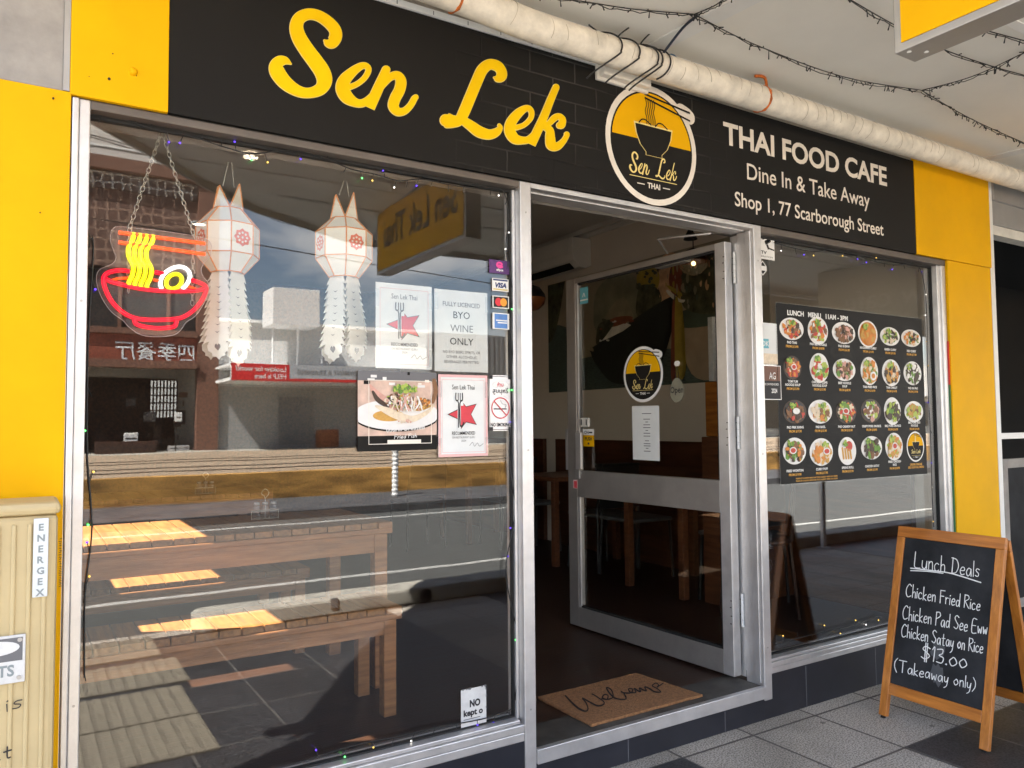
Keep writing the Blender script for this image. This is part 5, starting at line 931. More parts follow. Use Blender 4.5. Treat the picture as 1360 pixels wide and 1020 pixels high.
def d5(mb, x0, z0, x1, z1, w, h):
    border(mb, x0+w*.02, z0+h*.02, x1-w*.02, z1-h*.02, w*.02, .0006, 1); cx, cz, r_ = x0+w*.5, z0+h*.41, w*.40; n = 32
    for i in range(n): a, b = 2*math.pi*i/n, 2*math.pi*(i+1)/n; mb.poly([WF.at(cx+r_*math.cos(a), cz+r_*math.sin(a), .0014), WF.at(cx+r_*math.cos(b), cz+r_*math.sin(b), .0014), WF.at(cx+r_*.9*math.cos(b), cz+r_*.9*math.sin(b), .0014), WF.at(cx+r_*.9*math.cos(a), cz+r_*.9*math.sin(a), .0014)], 2)
    stroke(mb, wp, [(cx-r_*.68, cz+r_*.62), (cx+r_*.62, cz-r_*.66)], r_*.1, 2, .0018, 0, 1); rect(mb, cx-r_*.75, cz-r_*.14, cx+r_*.66, cz-r_*.03, .001, 1); stroke(mb, wp, [(cx+r_*.5, cz), (cx+r_*.6, cz+r_*.3), (cx+r_*.2, cz+r_*.4), (cx, cz+r_*.7)], r_*.04, 3, .001, .0001)
    text(mb, WF, 'NO SMOKING', x0+w*.07, x1-w*.07, z0+h*.08, z0+h*.145, .001, 1, .02); ctext(mb, WF, 'สูบบุหรี่', cx, z0+h*.68, h*.10, .001, 1, .01, maxw=w*.7)
    ell(mb, WF, cx, z0+h*.83, w*.32, h*.06, .0008, 4); ctext(mb, WF, 'ห้าม', cx, z0+h*.80, h*.075, .0012, 2, .03, maxw=w*.5)
    for a, b in ((0, 0), (.84, 0), (0, .93), (.84, .93)): rect(mb, x0+a*w, z0+b*h, x0+(a+.16)*w, z0+(b+.07)*h, .002, 1)
sticker('no_smoking_sign', (649, 498), (680, 572), 'grey no smoking sign in Thai and English taped by the door post', ['silver_metal', 'ink_black', 'ink_red', 'ink_grey', 'sign_white'], d5)
def d6(mb, x0, z0, x1, z1, w, h):
    text(mb, WF, 'NO', x0+w*.34, x0+w*.76, z0+h*.52, z0+h*.70, .0008, 1, .05); text(mb, WF, 'kept o', x0+w*.10, x0+w*.86, z0+h*.30, z0+h*.46, .0008, 1, .04)
    for q in (.20, .13): rect(mb, x0+w*.1, z0+h*q, x0+w*.75, z0+h*(q+.02), .0006, 2)
    g = random.Random(8)
    for i in range(16): a = (g.random(), 1) if i < 8 else (1, g.random()); mb.poly([WF.at(x0+a[0]*w+p[0]*w*.03, z0+a[1]*h+p[1]*h*.03, .0012) for p in blob(g, 1, 6)], 2)
sticker('torn_notice', (612, 917), (646, 960), 'torn white notice stuck low on the left window above the sill', ['paper_worn', 'ink_black', 'ink_grey'], d6)
def d7(mb, x0, z0, x1, z1, w, h):
    cam_ = lambda pts, mi: mb.poly([WF.at(x0+a*w, z0+b*h, .0008) for a, b in pts], mi)
    cam_([(.40, .80), (.70, .93), (.74, .86), (.44, .73)], 1); cam_([(.52, .70), (.80, .84), (.84, .70), (.58, .56)], 1); cam_([(.60, .70), (.76, .78), (.78, .71), (.63, .63)], 0); cam_([(.60, .56), (.68, .60), (.76, .42), (.68, .38)], 1); cam_([(.72, .47), (.99, .42), (.99, .36), (.72, .41)], 1)
    text(mb, WF, 'CCTV', x0+w*.05, x0+w*.62, z0+h*.20, z0+h*.32, .0008, 1, .03); text(mb, WF, 'IN OPERATION', x0+w*.0, x0+w*.90, z0+h*.07, z0+h*.13, .0008, 1, .0)
WF = Fr((0, .046, 0), (1, 0, 0), (0, 0, 1))                          # the right pane carries its stickers and board on the outside
x_l = 1.299; 
def sticker2(name, x0, z0, x1, z1, label, mats, draw, cat='sticker'): mb = MB(); rect(mb, x0, z0, x1, z1, 0, 0); draw(mb, x0, z0, x1, z1, x1-x0, z1-z0); return tag(mb.build(name, mats), label, cat)
a, b = F(1028, 312, .046), F(1027.5, 346, .046); sticker2('camera_sticker', a.x-.15, b.z, a.x, a.z, 'white security camera warning sticker in the top corner of the right window', ['sign_white', 'ink_black'], d7)
def d8(mb, x0, z0, x1, z1, w, h): pass
c_ = F(1013, 356, .046); mb = MB(); dm = [(0, 1), (.9, .3), (.9, -.3), (0, -1), (-.9, -.3), (-.9, .3)]; mb.poly([WF.at(c_.x+a*.030, c_.z+b*.036, 0) for a, b in dm], 0); mb.poly([WF.at(c_.x+a*.024, c_.z+b*.030, .0005) for a, b in dm], 1); rect(mb, c_.x-.026, c_.z-.012, c_.x+.026, c_.z+.010, .001, 0); tag(mb.build('alarm_sticker', ['sign_white', 'ink_black']), 'small hexagonal black and white sticker below the camera sticker', 'sticker')
def d9(mb, x0, z0, x1, z1, w, h): rect(mb, x0, z0, x1, z0+h*.55, .0005, 1); border(mb, x0, z0, x1, z1, .003, .001, 2); text(mb, WF, 'AG', x0+w*.42, x0+w*.74, z0+h*.60, z0+h*.80, .001, 3); text(mb, WF, 'RECOMMENDED', x0+w*.10, x0+w*.88, z0+h*.42, z0+h*.48, .001, 3); text(mb, WF, '2024', x0+w*.52, x0+w*.80, z0+h*.20, z0+h*.33, .001, 3, .02)
a, b = F(1036.5, 486, .046), F(1037, 531, .046); sticker2('award_sticker', a.x-.145, b.z, a.x, a.z, 'brown and black 2024 award sticker beside the lunch menu board', ['st_palebrown', 'ink_black', 'silver_metal', 'sign_white'], d9)
mb = MB(); a, b = F(1009, 428, .046), F(1033, 484, .046); rect(mb, a.x-.02, b.z, b.x, a.z, 0, 0); rect(mb, a.x-.02, b.z, b.x, b.z+.05, .0005, 1); rect(mb, a.x+.01, b.z+.075, a.x+.06, b.z+.12, .0005, 2); ctext(mb, WF, 'OK', a.x+.035, b.z+.085, .025, .001, 0, .02); tag(mb.build('leaflet', ['paper', 'food_cream', 'sticker_blue']), 'pale leaflet stuck on the right window above the award sticker', 'leaflet')
# ------------------------------------------------------------------ lunch menu board in the right window
a, b, c, d_ = F(1030.6, 402.7, .044), F(1224.8, 422.6, .044), F(1037.7, 642.9, .044), F(1232, 629.6, .044)
x0, x1, z0, z1 = (a.x+c.x)/2, (b.x+d_.x)/2, (c.z+d_.z)/2, (a.z+b.z)/2
mat('menu_black', (0.014, 0.014, 0.0145), 0.5, 0, 0.06, 6, spec=0.15)
mn = thing('menu_board', 'large black lunch menu board with rows of dish photographs in the right window', 'menu board', ((x0+x1)/2, .046, z0))
mb = MB(); mb.box((x0, .0462, z0), (x1, .0488, z1)); mb.build('panel', 'menu_black', mn)
mb = MB(); border(mb, x0-.006, z0-.006, x1+.006, z1+.006, .006, 0, 0); mb.build('clear_edge', 'clear_plastic', mn)
w, h = x1-x0, z1-z0; X_ = lambda q: x0+q*w; Z_ = lambda q: z0+q*h
mb = MB(); text(mb, WF, 'LUNCH   MENU   11AM - 3PM', X_(.065), X_(.45), Z_(.938), Z_(.966), .0008, 0, .035); hd = mb.build('heading', 'sign_white', mn)
ZC = [lambda l: Q(l, 1000, 390, 3.923)][0]
pos = ZC([(203, 183), (340, 193), (474, 205), (600, 210), (715, 223), (825, 232), (207, 385), (347, 387), (477, 397), (608, 403), (722, 412), (833, 415), (220, 615), (352, 615), (488, 615), (617, 610), (728, 612), (840, 615), (218, 820), (358, 825), (493, 820), (620, 803), (737, 797), (848, 797)])
siz = [(62, 58), (52, 72), (60, 57), (50, 70), (50, 48), (50, 45), (46, 62), (49, 77), (58, 58), (45, 73), (47, 70), (46, 62), (60, 62), (61, 62), (52, 63), (52, 62), (43, 72), (48, 55), (60, 70), (60, 72), (46, 73), (54, 61), (45, 72)]
names = ['PAD THAI', 'PAD SEE NOODLE', 'PAD SI EWW', 'MASSAMAN CURRY', 'GREEN CURRY', 'RED CURRY', 'TOM YUM|NOODLE SOUP', 'CHICKEN CLEAR|NOODLE SOUP', 'BEEF NOODLE|SOUP', 'THAI FRIED RICE', 'THAI OMELET', 'PAD KA PAO', 'PAD PRIK KHING', 'PAD BASIL', 'PAD CASHEW NUT', 'CRISPY PORK ON RICE', 'BBQ PORK ON RICE', 'BBQ PORK EGG|NOODLE', 'FRIED WONTON', 'CURRY PUFF', 'SPRING ROLL', 'CHICKEN SATAY', 'FRIED CHICKEN|RICE']
pals = [['brown', 'orange', 'red', 'dark', 'cream'], ['red', 'orange', 'lime', 'white', 'brown'], ['brown', 'dark', 'pink', 'brown'], ['orange', 'gold', 'orange'], ['dark', 'green', 'cream', 'lime'], ['orange', 'cream', 'green', 'dark'], ['brown', 'orange', 'cream', 'red'], ['lime', 'white', 'red', 'green'], ['brown', 'pink', 'green', 'dark'], ['orange', 'gold', 'cream', 'green'], ['gold', 'orange', 'cream', 'dark'], ['dark', 'green', 'white', 'dark'], ['red', 'brown', 'dark'], ['cream', 'lime', 'brown', 'orange'], ['orange', 'red', 'green', 'cream'], ['pink', 'white', 'brown', 'lime'], ['dark', 'green', 'dark', 'lime'], ['gold', 'brown', 'lime'], ['brown', 'orange', 'dark', 'green'], ['orange', 'gold', 'cream'], ['gold', 'cream', 'lime'], ['brown', 'dark', 'green'], ['orange', 'gold', 'lime', 'cream']]
backs = ['white']*6+['dark', 'lime', 'white', 'white', 'white', 'white', 'bowl', 'white', 'bowl', 'bowl', 'white', 'white', 'white', 'white', 'white', 'white', 'white']
RM = ['plate_print', 'food_bowl']+FM; cap = MB()
for i, (p, s_) in enumerate(zip(pos, siz)):
    c = F(*p, .044); e = F(p[0]+s_[0]/3.923, p[1], .044); f = F(p[0], p[1]-s_[1]/3.923, .044); rx, rz = e.x-c.x, f.z-c.z; mb = MB(); g = random.Random(100+i)
    pm = 0 if backs[i] in ('white', 'lime') else 1
    ell(mb, WF, c.x, c.z, rx, rz, .0006, 0 if pm == 0 else 1+2+FK.index('dark') if False else (0 if pm == 0 else 2+FK.index('dark'))); ell(mb, WF, c.x, c.z, rx*.90, rz*.90, .0008, 0 if pm == 0 else 1)
    if i == 3: ell(mb, WF, c.x, c.z, rx*.86, rz*.88, .0009, 2+FK.index('orange'))
    if i == 20:
        ell(mb, WF, c.x+rx*.2, c.z+rz*.35, rx*.38, rz*.36, .0012, 2+FK.index('red'))
        for q in range(4): stroke(mb, wp, [(c.x-rx*(.55-q*.28), c.z+rz*.2-q*rz*.05), (c.x-rx*(.45-q*.28), c.z-rz*.5)], rx*.2, 2+FK.index('gold'), .0014+q*.0002, 0, 1)
    else: food(mb, WF, c.x, c.z-rz*.03, rx*.92, rz*.88, pals[i], g, 80, .0011, 2, .36)
    if g.random() < .75: food(mb, WF, c.x+rx*g.uniform(-.5, .5), c.z+rz*.55, rx*.35, rz*.28, ['lime', 'green'], g, 16, .0062, 2, .6)
    if i in (6, 12, 14, 18, 19, 22): a = g.uniform(-.5, .4); ell(mb, WF, c.x+rx*a, c.z+rz*.05, rx*.3, rz*.26, .0076, 0); ell(mb, WF, c.x+rx*a, c.z+rz*.05, rx*.22, rz*.18, .0079, 2+FK.index('red' if i != 12 else 'white'))
    if i == 9: ell(mb, WF, c.x+rx*.3, c.z-rz*.35, rx*.36, rz*.32, .0076, 0); ell(mb, WF, c.x+rx*.3, c.z-rz*.35, rx*.2, rz*.18, .0079, 2+FK.index('orange'))
    dish = mb.build('dish_picture', RM, mn); cap = MB()
    row = i//6; base_ = Z_((.762, .525, .288, .048)[row]); ls = names[i].split('|'); top_ = base_ + h*.016+.0*len(ls)
    cx = c.x
    for q, s__ in enumerate(ls): ctext(cap, WF, s__, cx, top_+(len(ls)-1-q)*h*.019, h*.0135, .0008, 0, .03, maxw=w*.148)
    ctext(cap, WF, 'FROM $%d.90' % (13+(i*5) % 7), cx, base_-h*.006, h*.0135, .0008, 1, .03, maxw=w*.09); cap.build('caption', ['sign_white', 'ink_gold'], dish)
cap = MB()
for q, wd in ((.022, .36), (.008, .33)): ctext(cap, WF, 'PLEASE LET US KNOW ABOUT ANY FOOD ALLERGY WHEN YOU ORDER', X_(.22), Z_(q), h*.008, .0008, 1, .02, maxw=w*wd)
c = F(*pos[23], .044); e = F(pos[23][0]+40/3.923, pos[23][1], .044); mb = MB(); logo(mb, WF, c.x, c.z, (e.x-c.x)*1.12, .0006, False, (0, 1, 2, 3), False, 32); mb.build('menu_emblem', ['sign_white', 'emblem_black', 'yellow_paint', 'letter_edge'], mn); ctext(cap, WF, 'ORDER ONLINE', c.x, Z_(.058), h*.0135, .0008, 1, .03, maxw=w*.10); ctext(cap, WF, 'SEE OUR FULL MENU', c.x, Z_(.040), h*.0135, .0008, 1, .03, maxw=w*.15)
cap.build('footnote', ['sign_white', 'ink_gold'], mn)
# ------------------------------------------------------------------ inside: slatted tables and benches in the sun
def slatted(name, x0, x1, y0, y1, z0, z1, label, cat, group, leg=.062, apron=.085):
    t = thing(name, label, cat, ((x0+x1)/2, (y0+y1)/2, z0), group); n = max(4, int((x1-x0)/.082)); p = (x1-x0-.07)/n; b_ = MB()
    for i in range(n): b_.box((x0+i*p+.0025, y0+.012, z1-.026), (x0+(i+1)*p-.0025, y1-.012, z1))
    b_.build('slatted_top', 'slat_wood', t, .002)
    b_ = MB(); b_.box((x1-.07, y0, z1-.030), (x1, y1, z1+.001)); b_.box((x0, y0, z1-.052), (x1, y0+.05, z1-.0265)); b_.box((x0, y1-.05, z1-.052), (x1, y1, z1-.0265)); b_.build('edge_frame', 'table_wood', t, .006)
    b_ = MB(); b_.box((x0+.03, y0+.018, z1-.052-apron), (x1-.045, y0+.040, z1-.053)); b_.box((x0+.03, y1-.04, z1-.052-apron), (x1-.045, y1-.018, z1-.053)); b_.box((x1-.045, y0+.05, z1-.052-apron), (x1-.025, y1-.05, z1-.053)); b_.build('apron', 'table_wood', t, .002)
    for x in (x0+.02, x1-.022-leg):
        for y in (y0+.012, y1-.012-leg): b_ = MB(); b_.box((x, y, z0), (x+leg, y+leg, z1-.0525)); b_.build('leg', 'table_wood', t, .004)
    return t
tb = slatted('slatted_table', -1.74, -.16, .935, 1.64, .15, .90, 'brown slatted timber table standing sunlit just inside the left window', 'table', 'slatted tables')
slatted('slatted_bench', -1.74, -.27, .585, .955, .15, .595, 'slatted timber bench nearest the glass, in front of the sunlit table', 'bench', 'slatted benches', .055, .06)
slatted('slatted_bench', -1.74, -.31, 1.68, 2.02, .15, .595, 'slatted timber bench on the far side of the sunlit table', 'bench', 'slatted benches', .055, .06)
slatted('slatted_table', -1.74, -.16, 2.95, 3.65, .15, .90, 'second slatted timber table deeper in the dark room', 'table', 'slatted tables')
def caddy(x, y, z, label):
    t = thing('condiment_caddy', label, 'condiment caddy', (x, y, z), 'glass condiment caddies'); 
    for i, dx in enumerate((-.04, .0, .04)):
        b_ = MB(); b_.lathe((x+dx, y, z+.004), [(.001, 0), (.016, 0), (.017, .05), (.013, .062), (.013, .066)], 14); j = b_.build('jar', 'clear_plastic', t); b_ = MB(); b_.lathe((x+dx, y, z+.0705), [(.001, .014), (.013, .012), (.0145, 0), (.001, 0)], 12); b_.build('lid', 'silver_metal', j)
    b_ = MB()
    for zz in (.006, .042): b_.tube([(x+.066*math.cos(a), y+.026*math.sin(a), z+zz) for a in [2*math.pi*i/20 for i in range(20)]], .0016, 5, closed=True)
    for sx in (-.064, .064): b_.tube([(x+sx, y, z), (x+sx, y, z+.045)], .0016, 5)
    b_.tube(smooth([(x, y, z+.006), (x, y, z+.10), (x-.018, y, z+.125), (x, y, z+.145), (x+.018, y, z+.125), (x, y, z+.10)], 4), .0016, 5); b_.build('rack', 'chain', t)
q = G(352, 690, .90); caddy(q.x, q.y, .901, 'wire caddy of glass condiment jars on the sunlit slatted table'); q = G(283, 660, .90); caddy(q.x, max(3.05, q.y), .901, 'wire caddy of condiment jars on the table deeper in the room')
# dining room along the mural wall
def dining_table(y, label):
    t = thing('dining_table', label, 'table', (2.55, y, .15), 'dining tables along the mural wall'); b_ = MB(); b_.box((2.15, y-.34, .86), (2.93, y+.34, .895)); b_.build('table_top', 'dining_wood', t, .004)
    for x in (2.2, 2.86):
        for s_ in (-.28, .28): b_ = MB(); b_.box((x-.025, y+s_-.025, .15), (x+.025, y+s_+.025, .8595)); b_.build('leg', 'dining_wood', t, .003)
    return t
for y, l in ((1.75, 'brown topped dining table nearest the doorway along the mural wall'), (3.25, 'second brown dining table along the mural wall'), (4.75, 'third brown dining table from the doorway along the mural wall')): dining_table(y, l)
def chair(x, y, face, label):
    t = thing('dining_chair', label, 'chair', (x, y, .15), 'black dining chairs'); s_ = face; b_ = MB(); b_.box((x-.21, y-.20, .585), (x+.21, y+.20, .615)); b_.build('seat', 'chair_seat', t, .01)
    b_ = MB(); b_.slab([(x-.21, y-s_*.20, .66), (x+.21, y-s_*.20, .66), (x+.19, y-s_*.27, 1.02), (x-.19, y-s_*.27, 1.02)], (0, s_*.02, 0)); b_.build('backrest', 'chair_black', t, .006)
    for dx in (-.19, .19):
        for dy in (-.18, .18): b_ = MB(); top = .5845 if dy*s_ > 0 else .66; b_.tube([(x+dx*1.08, y+dy*1.12, .15), (x+dx, y+dy, top)], .011, 8); b_.build('leg', 'chair_black', t)
for x, y, f_, l in ((2.5, 1.22, 1, 'black dining chair in front of the first table behind the door glass'), (2.5, 2.30, -1, 'black dining chair on the far side of the first table'), (2.5, 2.72, 1, 'black dining chair in front of the second dining table'), (2.5, 3.80, -1, 'black dining chair on the far side of the second table'), (2.5, 4.22, 1, 'black dining chair in front of the third dining table'), (1.7, 4.6, 1, 'black dining chair standing apart deep in the dark room')): chair(x, y, f_, l)
# mural
mat('mu_sky', (0.34, 0.30, 0.215), 0.6, 0, 0.12, 2); mat('mu_cliff', (0.24, 0.24, 0.17), 0.6, 0, 0.3, 5); mat('mu_cliff2', (0.29, 0.27, 0.19), 0.6, 0, 0.3, 5); mat('mu_hull', (0.030, 0.036, 0.032), 0.5, 0, 0.3, 3); mat('mu_prow', (0.247, 0.067, 0.038), 0.5, 0, 0.2, 6); mat('mu_yellow', (0.46, 0.34, 0.06), 0.5, 0, 0.2, 9); mat('mu_tree', (0.085, 0.095, 0.057), 0.6, 0, 0.7, 14); mat('mu_rock', (0.760, 0.456, 0.266), 0.6, 0, 0.4, 9); mat('mu_sand', (0.42, 0.32, 0.22), 0.6, 0, 0.2, 4); mat('mu_sea', (0.085, 0.12, 0.105), 0.5, 0, 0.5, 12, stretch=(1, 2, 12)); mat('mu_canopy', (0.26, 0.09, 0.05), 0.5, 0, 0.3, 9); mat('mu_white', (0.800, 0.798, 0.722), 0.5, 0, 0.2, 9); mat('mu_green', (0.075, 0.11, 0.08), 0.5, 0, 0.3, 5)
MX = 2.988
mw = thing('mural', 'large seaside mural of a long dark boat prow with sashes on the inner wall', 'mural', (2.99, 2.8, 1.66))
mb = MB(); mb.box((MX, 1.35, 1.665), (2.9995, 4.17, 2.78)); mb.build('panel', 'mu_sky', mw)
MZ = lambda l: Q(l, 740, 300, 3.922); lay = [0]
mp_ = MB(); MM = ['mu_cliff', 'mu_cliff2', 'mu_hull', 'mu_prow', 'mu_yellow', 'mu_tree', 'mu_rock', 'mu_sand', 'mu_sea', 'mu_canopy', 'mu_white', 'mu_green']
def mpoly(pts, m):
    lay[0] += 1; xx = MX-.0003*lay[0]; P = []; n_ = len(pts); c3 = [pts[-1]]+pts+[pts[0], pts[1]]; sp_ = [q[:2] for q in smooth([c+(0,) for c in c3], 5)][5:5+5*n_]
    for u, v in MZ(sp_): p = X(u, v, MX); P.append((xx, min(4.168, max(1.352, p.y)), min(2.778, max(1.667, p.z))))
    mp_.poly(P, MM.index(m))
mpoly([(90, 700), (830, 650), (840, 900), (60, 920)], 'mu_sea'); mpoly([(-120, 560), (90, 560), (90, 920), (-120, 920)], 'mu_sea'); mpoly([(-60, 120), (40, 160), (20, 420), (-30, 600), (-90, 560), (-110, 300)], 'mu_tree')
mpoly([(210, 330), (290, 260), (390, 250), (450, 380), (430, 560), (220, 560), (190, 440)], 'mu_cliff'); mpoly([(250, 500), (300, 400), (360, 380), (400, 520)], 'mu_cliff2')
mpoly([(640, 460), (860, 420), (860, 760), (700, 770)], 'mu_sand'); mpoly([(640, 450), (860, 400), (860, 500), (650, 530)], 'mu_green'); mpoly([(520, 240), (560, 150), (620, 160), (640, 420), (540, 420)], 'mu_rock'); mpoly([(640, 180), (860, 120), (860, 430), (680, 440), (640, 330)], 'mu_tree'); mpoly([(420, 250), (480, 220), (530, 240), (520, 330), (430, 330)], 'mu_yellow'); mpoly([(425, 330), (470, 305), (525, 330), (540, 400), (420, 470)], 'mu_tree')
mpoly([(190, 640), (205, 620), (560, 385), (625, 395), (595, 560), (520, 740), (330, 825), (235, 745)], 'mu_hull'); mpoly([(230, 560), (300, 500), (390, 520), (320, 560), (230, 600)], 'mu_white'); mpoly([(235, 520), (300, 478), (380, 470), (390, 488), (300, 525)], 'mu_canopy'); mpoly([(215, 520), (260, 490), (300, 500), (250, 580), (205, 615)], 'mu_tree')
mpoly([(585, 300), (600, 200), (660, 170), (650, 300), (640, 400), (628, 770), (608, 770), (612, 420)], 'mu_prow'); mpoly([(628, 390), (655, 430), (672, 750), (632, 765)], 'mu_yellow'); mpoly([(572, 345), (582, 335), (640, 380), (668, 385), (655, 400), (610, 385)], 'mu_white'); mpoly([(575, 318), (590, 312), (650, 350), (640, 368)], 'mu_yellow')
g = random.Random(41); dab = lambda cx, cy, r, c, sx=1, sy=1: mpoly([(cx+x*sx, cy+y*sy) for x, y in blob(g, r, 6, .4)], c)
for i in range(46): dab(g.uniform(655, 850), g.uniform(150, 420), g.uniform(6, 16), g.choice(('mu_tree', 'mu_green', 'mu_cliff2', 'mu_tree', 'mu_rock')), .6, 1.6)
for i in range(26): dab(g.uniform(530, 640), g.uniform(170, 390), g.uniform(6, 14), g.choice(('mu_rock', 'mu_sand', 'mu_tree', 'mu_yellow')), .45, 2.0)
for i in range(20): dab(g.uniform(430, 530), g.uniform(235, 330), g.uniform(6, 13), g.choice(('mu_yellow', 'mu_tree', 'mu_green')))
for i in range(14): dab(g.uniform(225, 400), g.uniform(480, 600)-0, g.uniform(5, 11), g.choice(('mu_white', 'mu_canopy', 'mu_tree', 'mu_prow')), 1.3, .7)
mpoly([(190, 655), (230, 640), (560, 410), (600, 420), (585, 560), (515, 735), (330, 820), (235, 745)], 'mu_hull'); mpoly([(618, 420), (632, 430), (628, 770), (610, 770)], 'mu_prow'); mpoly([(632, 395), (655, 430), (672, 750), (634, 765)], 'mu_yellow')
mp_.build('painting', MM, mw)
# air conditioner
y0, y1 = 3.45, 4.38; zb, zt = 2.83, 3.12
ac = thing('air_conditioner', 'cream wall mounted air conditioner high inside the doorway', 'air conditioner', (2.9, 3.9, 2.83)); prof = [(3.0, zb+.03), (2.93, zb), (2.86, zb+.01), (2.79, zb+.07), (2.775, zb+.13), (2.775, zt), (3.0, zt)]
mb = MB(); mb.slab([(x, y0, z) for x, z in prof], (0, y1-y0, 0)); mb.build('casing', 'ac_plastic', ac, .006)
mb = MB(); mb.slab([(2.774, y0+.07, zb+.145), (2.774, y1-.03, zb+.145), (2.774, y1-.03, zt-.004), (2.774, y0+.07, zt-.004)], (-.006, 0, 0)); mb.build('front_cover', 'ac_plastic', ac, .002)
mb = MB(); mb.slab([(2.855, y0+.08, zb+.006), (2.855, y1-.06, zb+.006), (2.80, y1-.06, zb+.052), (2.80, y0+.08, zb+.052)], (-.004, 0, -.006)); mb.build('outlet', 'dark_void', ac)
# pendants
mat('amber_glass', (0.12, 0.05, 0.02), 0.25, 0.4, 0.1, 6)
def pendant(q, r_, label, top, bot, lit):
    t = thing('pendant_lamp', label, 'pendant lamp', tuple(q), 'pendant lamps over the dining tables'); b_ = MB(); b_.lathe(q, [(.012, r_*.95), (r_*.6, r_*.75), (r_*.95, r_*.25), (r_, 0)], 24); b_.build('lamp_shade', top, t); b_ = MB(); b_.lathe(q, [(r_*.998, -.001), (r_*.9, -r_*.42), (r_*.5, -r_*.8), (.01, -r_*.92)], 24); b_.build('lamp_bowl', bot, t); b_ = MB(); b_.tube([(q[0], q[1], q[2]+r_*.9), (q[0], q[1], 3.21)], .004, 6); b_.build('cord', 'black_cable', t)
    if lit: b_ = MB(); b_.ball((q[0], q[1], q[2]-r_*.1), .017, 10); b_.build('lamp_bulb', 'lamp_amber', t)
q = F(921, 348, 1.7); pendant(q, .11, 'amber glass pendant lamp seen through the top of the door glass', 'amber_glass', 'clear_plastic', True)
q = F(706, 396, 3.5); pendant(q, .13, 'black and copper globe pendant lamp beside the door post', 'chair_black', 'copper', False)
q = F(917, 318, 1.9); t_ = thing('cone_lamp', 'small black cone pendant lamp above the open door', 'pendant lamp', tuple(q)); mb = MB(); mb.lathe(q, [(.055, 0), (.045, .025), (.018, .075), (.012, .11)], 18); mb.build('lamp_shade', 'chair_black', t_); mb = MB(); mb.tube([(q.x, q.y, q.z+.11), (q.x, q.y, 3.21)], .003, 5); mb.build('cord', 'black_cable', t_)
# corner by the right window
t_ = thing('bentwood_chair', 'dark bentwood chair with a curved back behind the right window', 'chair', (2.2, .9, .15)); cx, cy = 2.22, .85
mb = MB(); mb.lathe((cx, cy, .615), [(.001, .03), (.19, .03), (.205, .015), (.19, 0), (.001, 0)], 28); mb.build('seat', 'bent_wood', t_)
mb = MB(); mb.tube(smooth([(cx+.10, cy+.17, .63), (cx+.10, cy+.19, .95), (cx+.09, cy+.16, 1.10), (cx+.08, cy, 1.20), (cx+.09, cy-.16, 1.10), (cx+.10, cy-.19, .95), (cx+.10, cy-.17, .63)], 6), .014, 8); mb.build('back_hoop', 'bent_wood', t_)
mb = MB(); mb.slab([(cx+.095, cy-.13, .75), (cx+.095, cy+.13, .75), (cx+.085, cy+.13, 1.09), (cx+.082, cy, 1.17), (cx+.085, cy-.13, 1.09)], (.012, 0, 0)); mb.build('back_panel', 'bent_wood', t_)
for dx in (-.13, .13):
    for dy in (-.13, .13): mb = MB(); mb.tube([(cx+dx*1.25, cy+dy*1.25, .15), (cx+dx, cy+dy, .6145)], [.011, .014], 8); mb.build('leg', 'bent_wood', t_)
t_ = thing('timber_dispenser', 'honey coloured timber counter unit with leaflets behind the right window', 'counter', (2.5, 1.2, .15)); mb = MB(); mb.box((2.25, 1.15, .15), (2.93, 1.33, 1.25)); mb.build('carcass', 'dining_wood', t_, .004); mb = MB()
for i in range(4): mb.box((2.255, 1.135, 1.24-.09*i-.07), (2.925, 1.1495, 1.24-.09*i)); 
mb.build('slat', 'dining_wood', t_, .003)
t_ = thing('drink_dispenser', 'brown drink dispenser box standing on the timber counter', 'dispenser', (2.45, 1.2, 1.25)); mb = MB(); mb.box((2.28, 1.17, 1.2515), (2.52, 1.32, 1.62)); mb.build('body', 'board_rail', t_, .008); mb = MB(); mb.box((2.33, 1.155, 1.45), (2.47, 1.1695, 1.58)); mb.build('spout_panel', 'chair_seat', t_, .004); mb = MB(); mb.box((2.31, 1.162, 1.29), (2.49, 1.1695, 1.39)); mb.build('paper_label', 'paper', t_)
mb = MB(); mb.box((2.26, 1.22, 1.6215), (2.60, 1.26, 2.05)); tag(mb.build('glass_screen', 'paper_worn'), 'pale upright panel leaning above the drink dispenser', 'panel')

# ------------------------------------------------------------------ next shop
nb = thing('next_shop', 'dark open shopfront with a pale frame right of the yellow column', 'shopfront', (4.5, 0, 0))
mb = MB(); mb.box((3.367, -.01, 0.62), (3.415, .10, 2.88)); mb.build('frame_post', 'sign_white', nb, .003); mb = MB(); mb.box((3.353, -.012, 0), (3.4155, .10, .6195)); mb.build('post_foot', 'silver_shadow', nb, .003)
mb = MB(); mb.box((3.416, .0, 2.56), (12, .12, 2.90)); mb.box((3.416, -.02, 2.70), (12, -.0005, 2.90)); mb.build('header', 'silver_shadow', nb); mb = MB(); mb.box((3.416, .02, 2.50), (12, .10, 2.559)); mb.build('track', 'white_plastic', nb); mb = MB(); mb.box((3.416, .08, 1.225), (12, .11, 1.262)); mb.build('cross_rail', 'sign_white', nb)
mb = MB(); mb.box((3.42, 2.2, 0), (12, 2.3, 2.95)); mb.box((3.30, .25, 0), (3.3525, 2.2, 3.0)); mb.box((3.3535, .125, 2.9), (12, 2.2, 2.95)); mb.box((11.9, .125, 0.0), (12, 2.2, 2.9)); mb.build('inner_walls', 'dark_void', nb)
mb = MB(); mb.box((3.30, 0.001, -0.2), (12, 2.3, -0.001)); mb.build('shop_floor_slab', 'dark_kerb', nb)
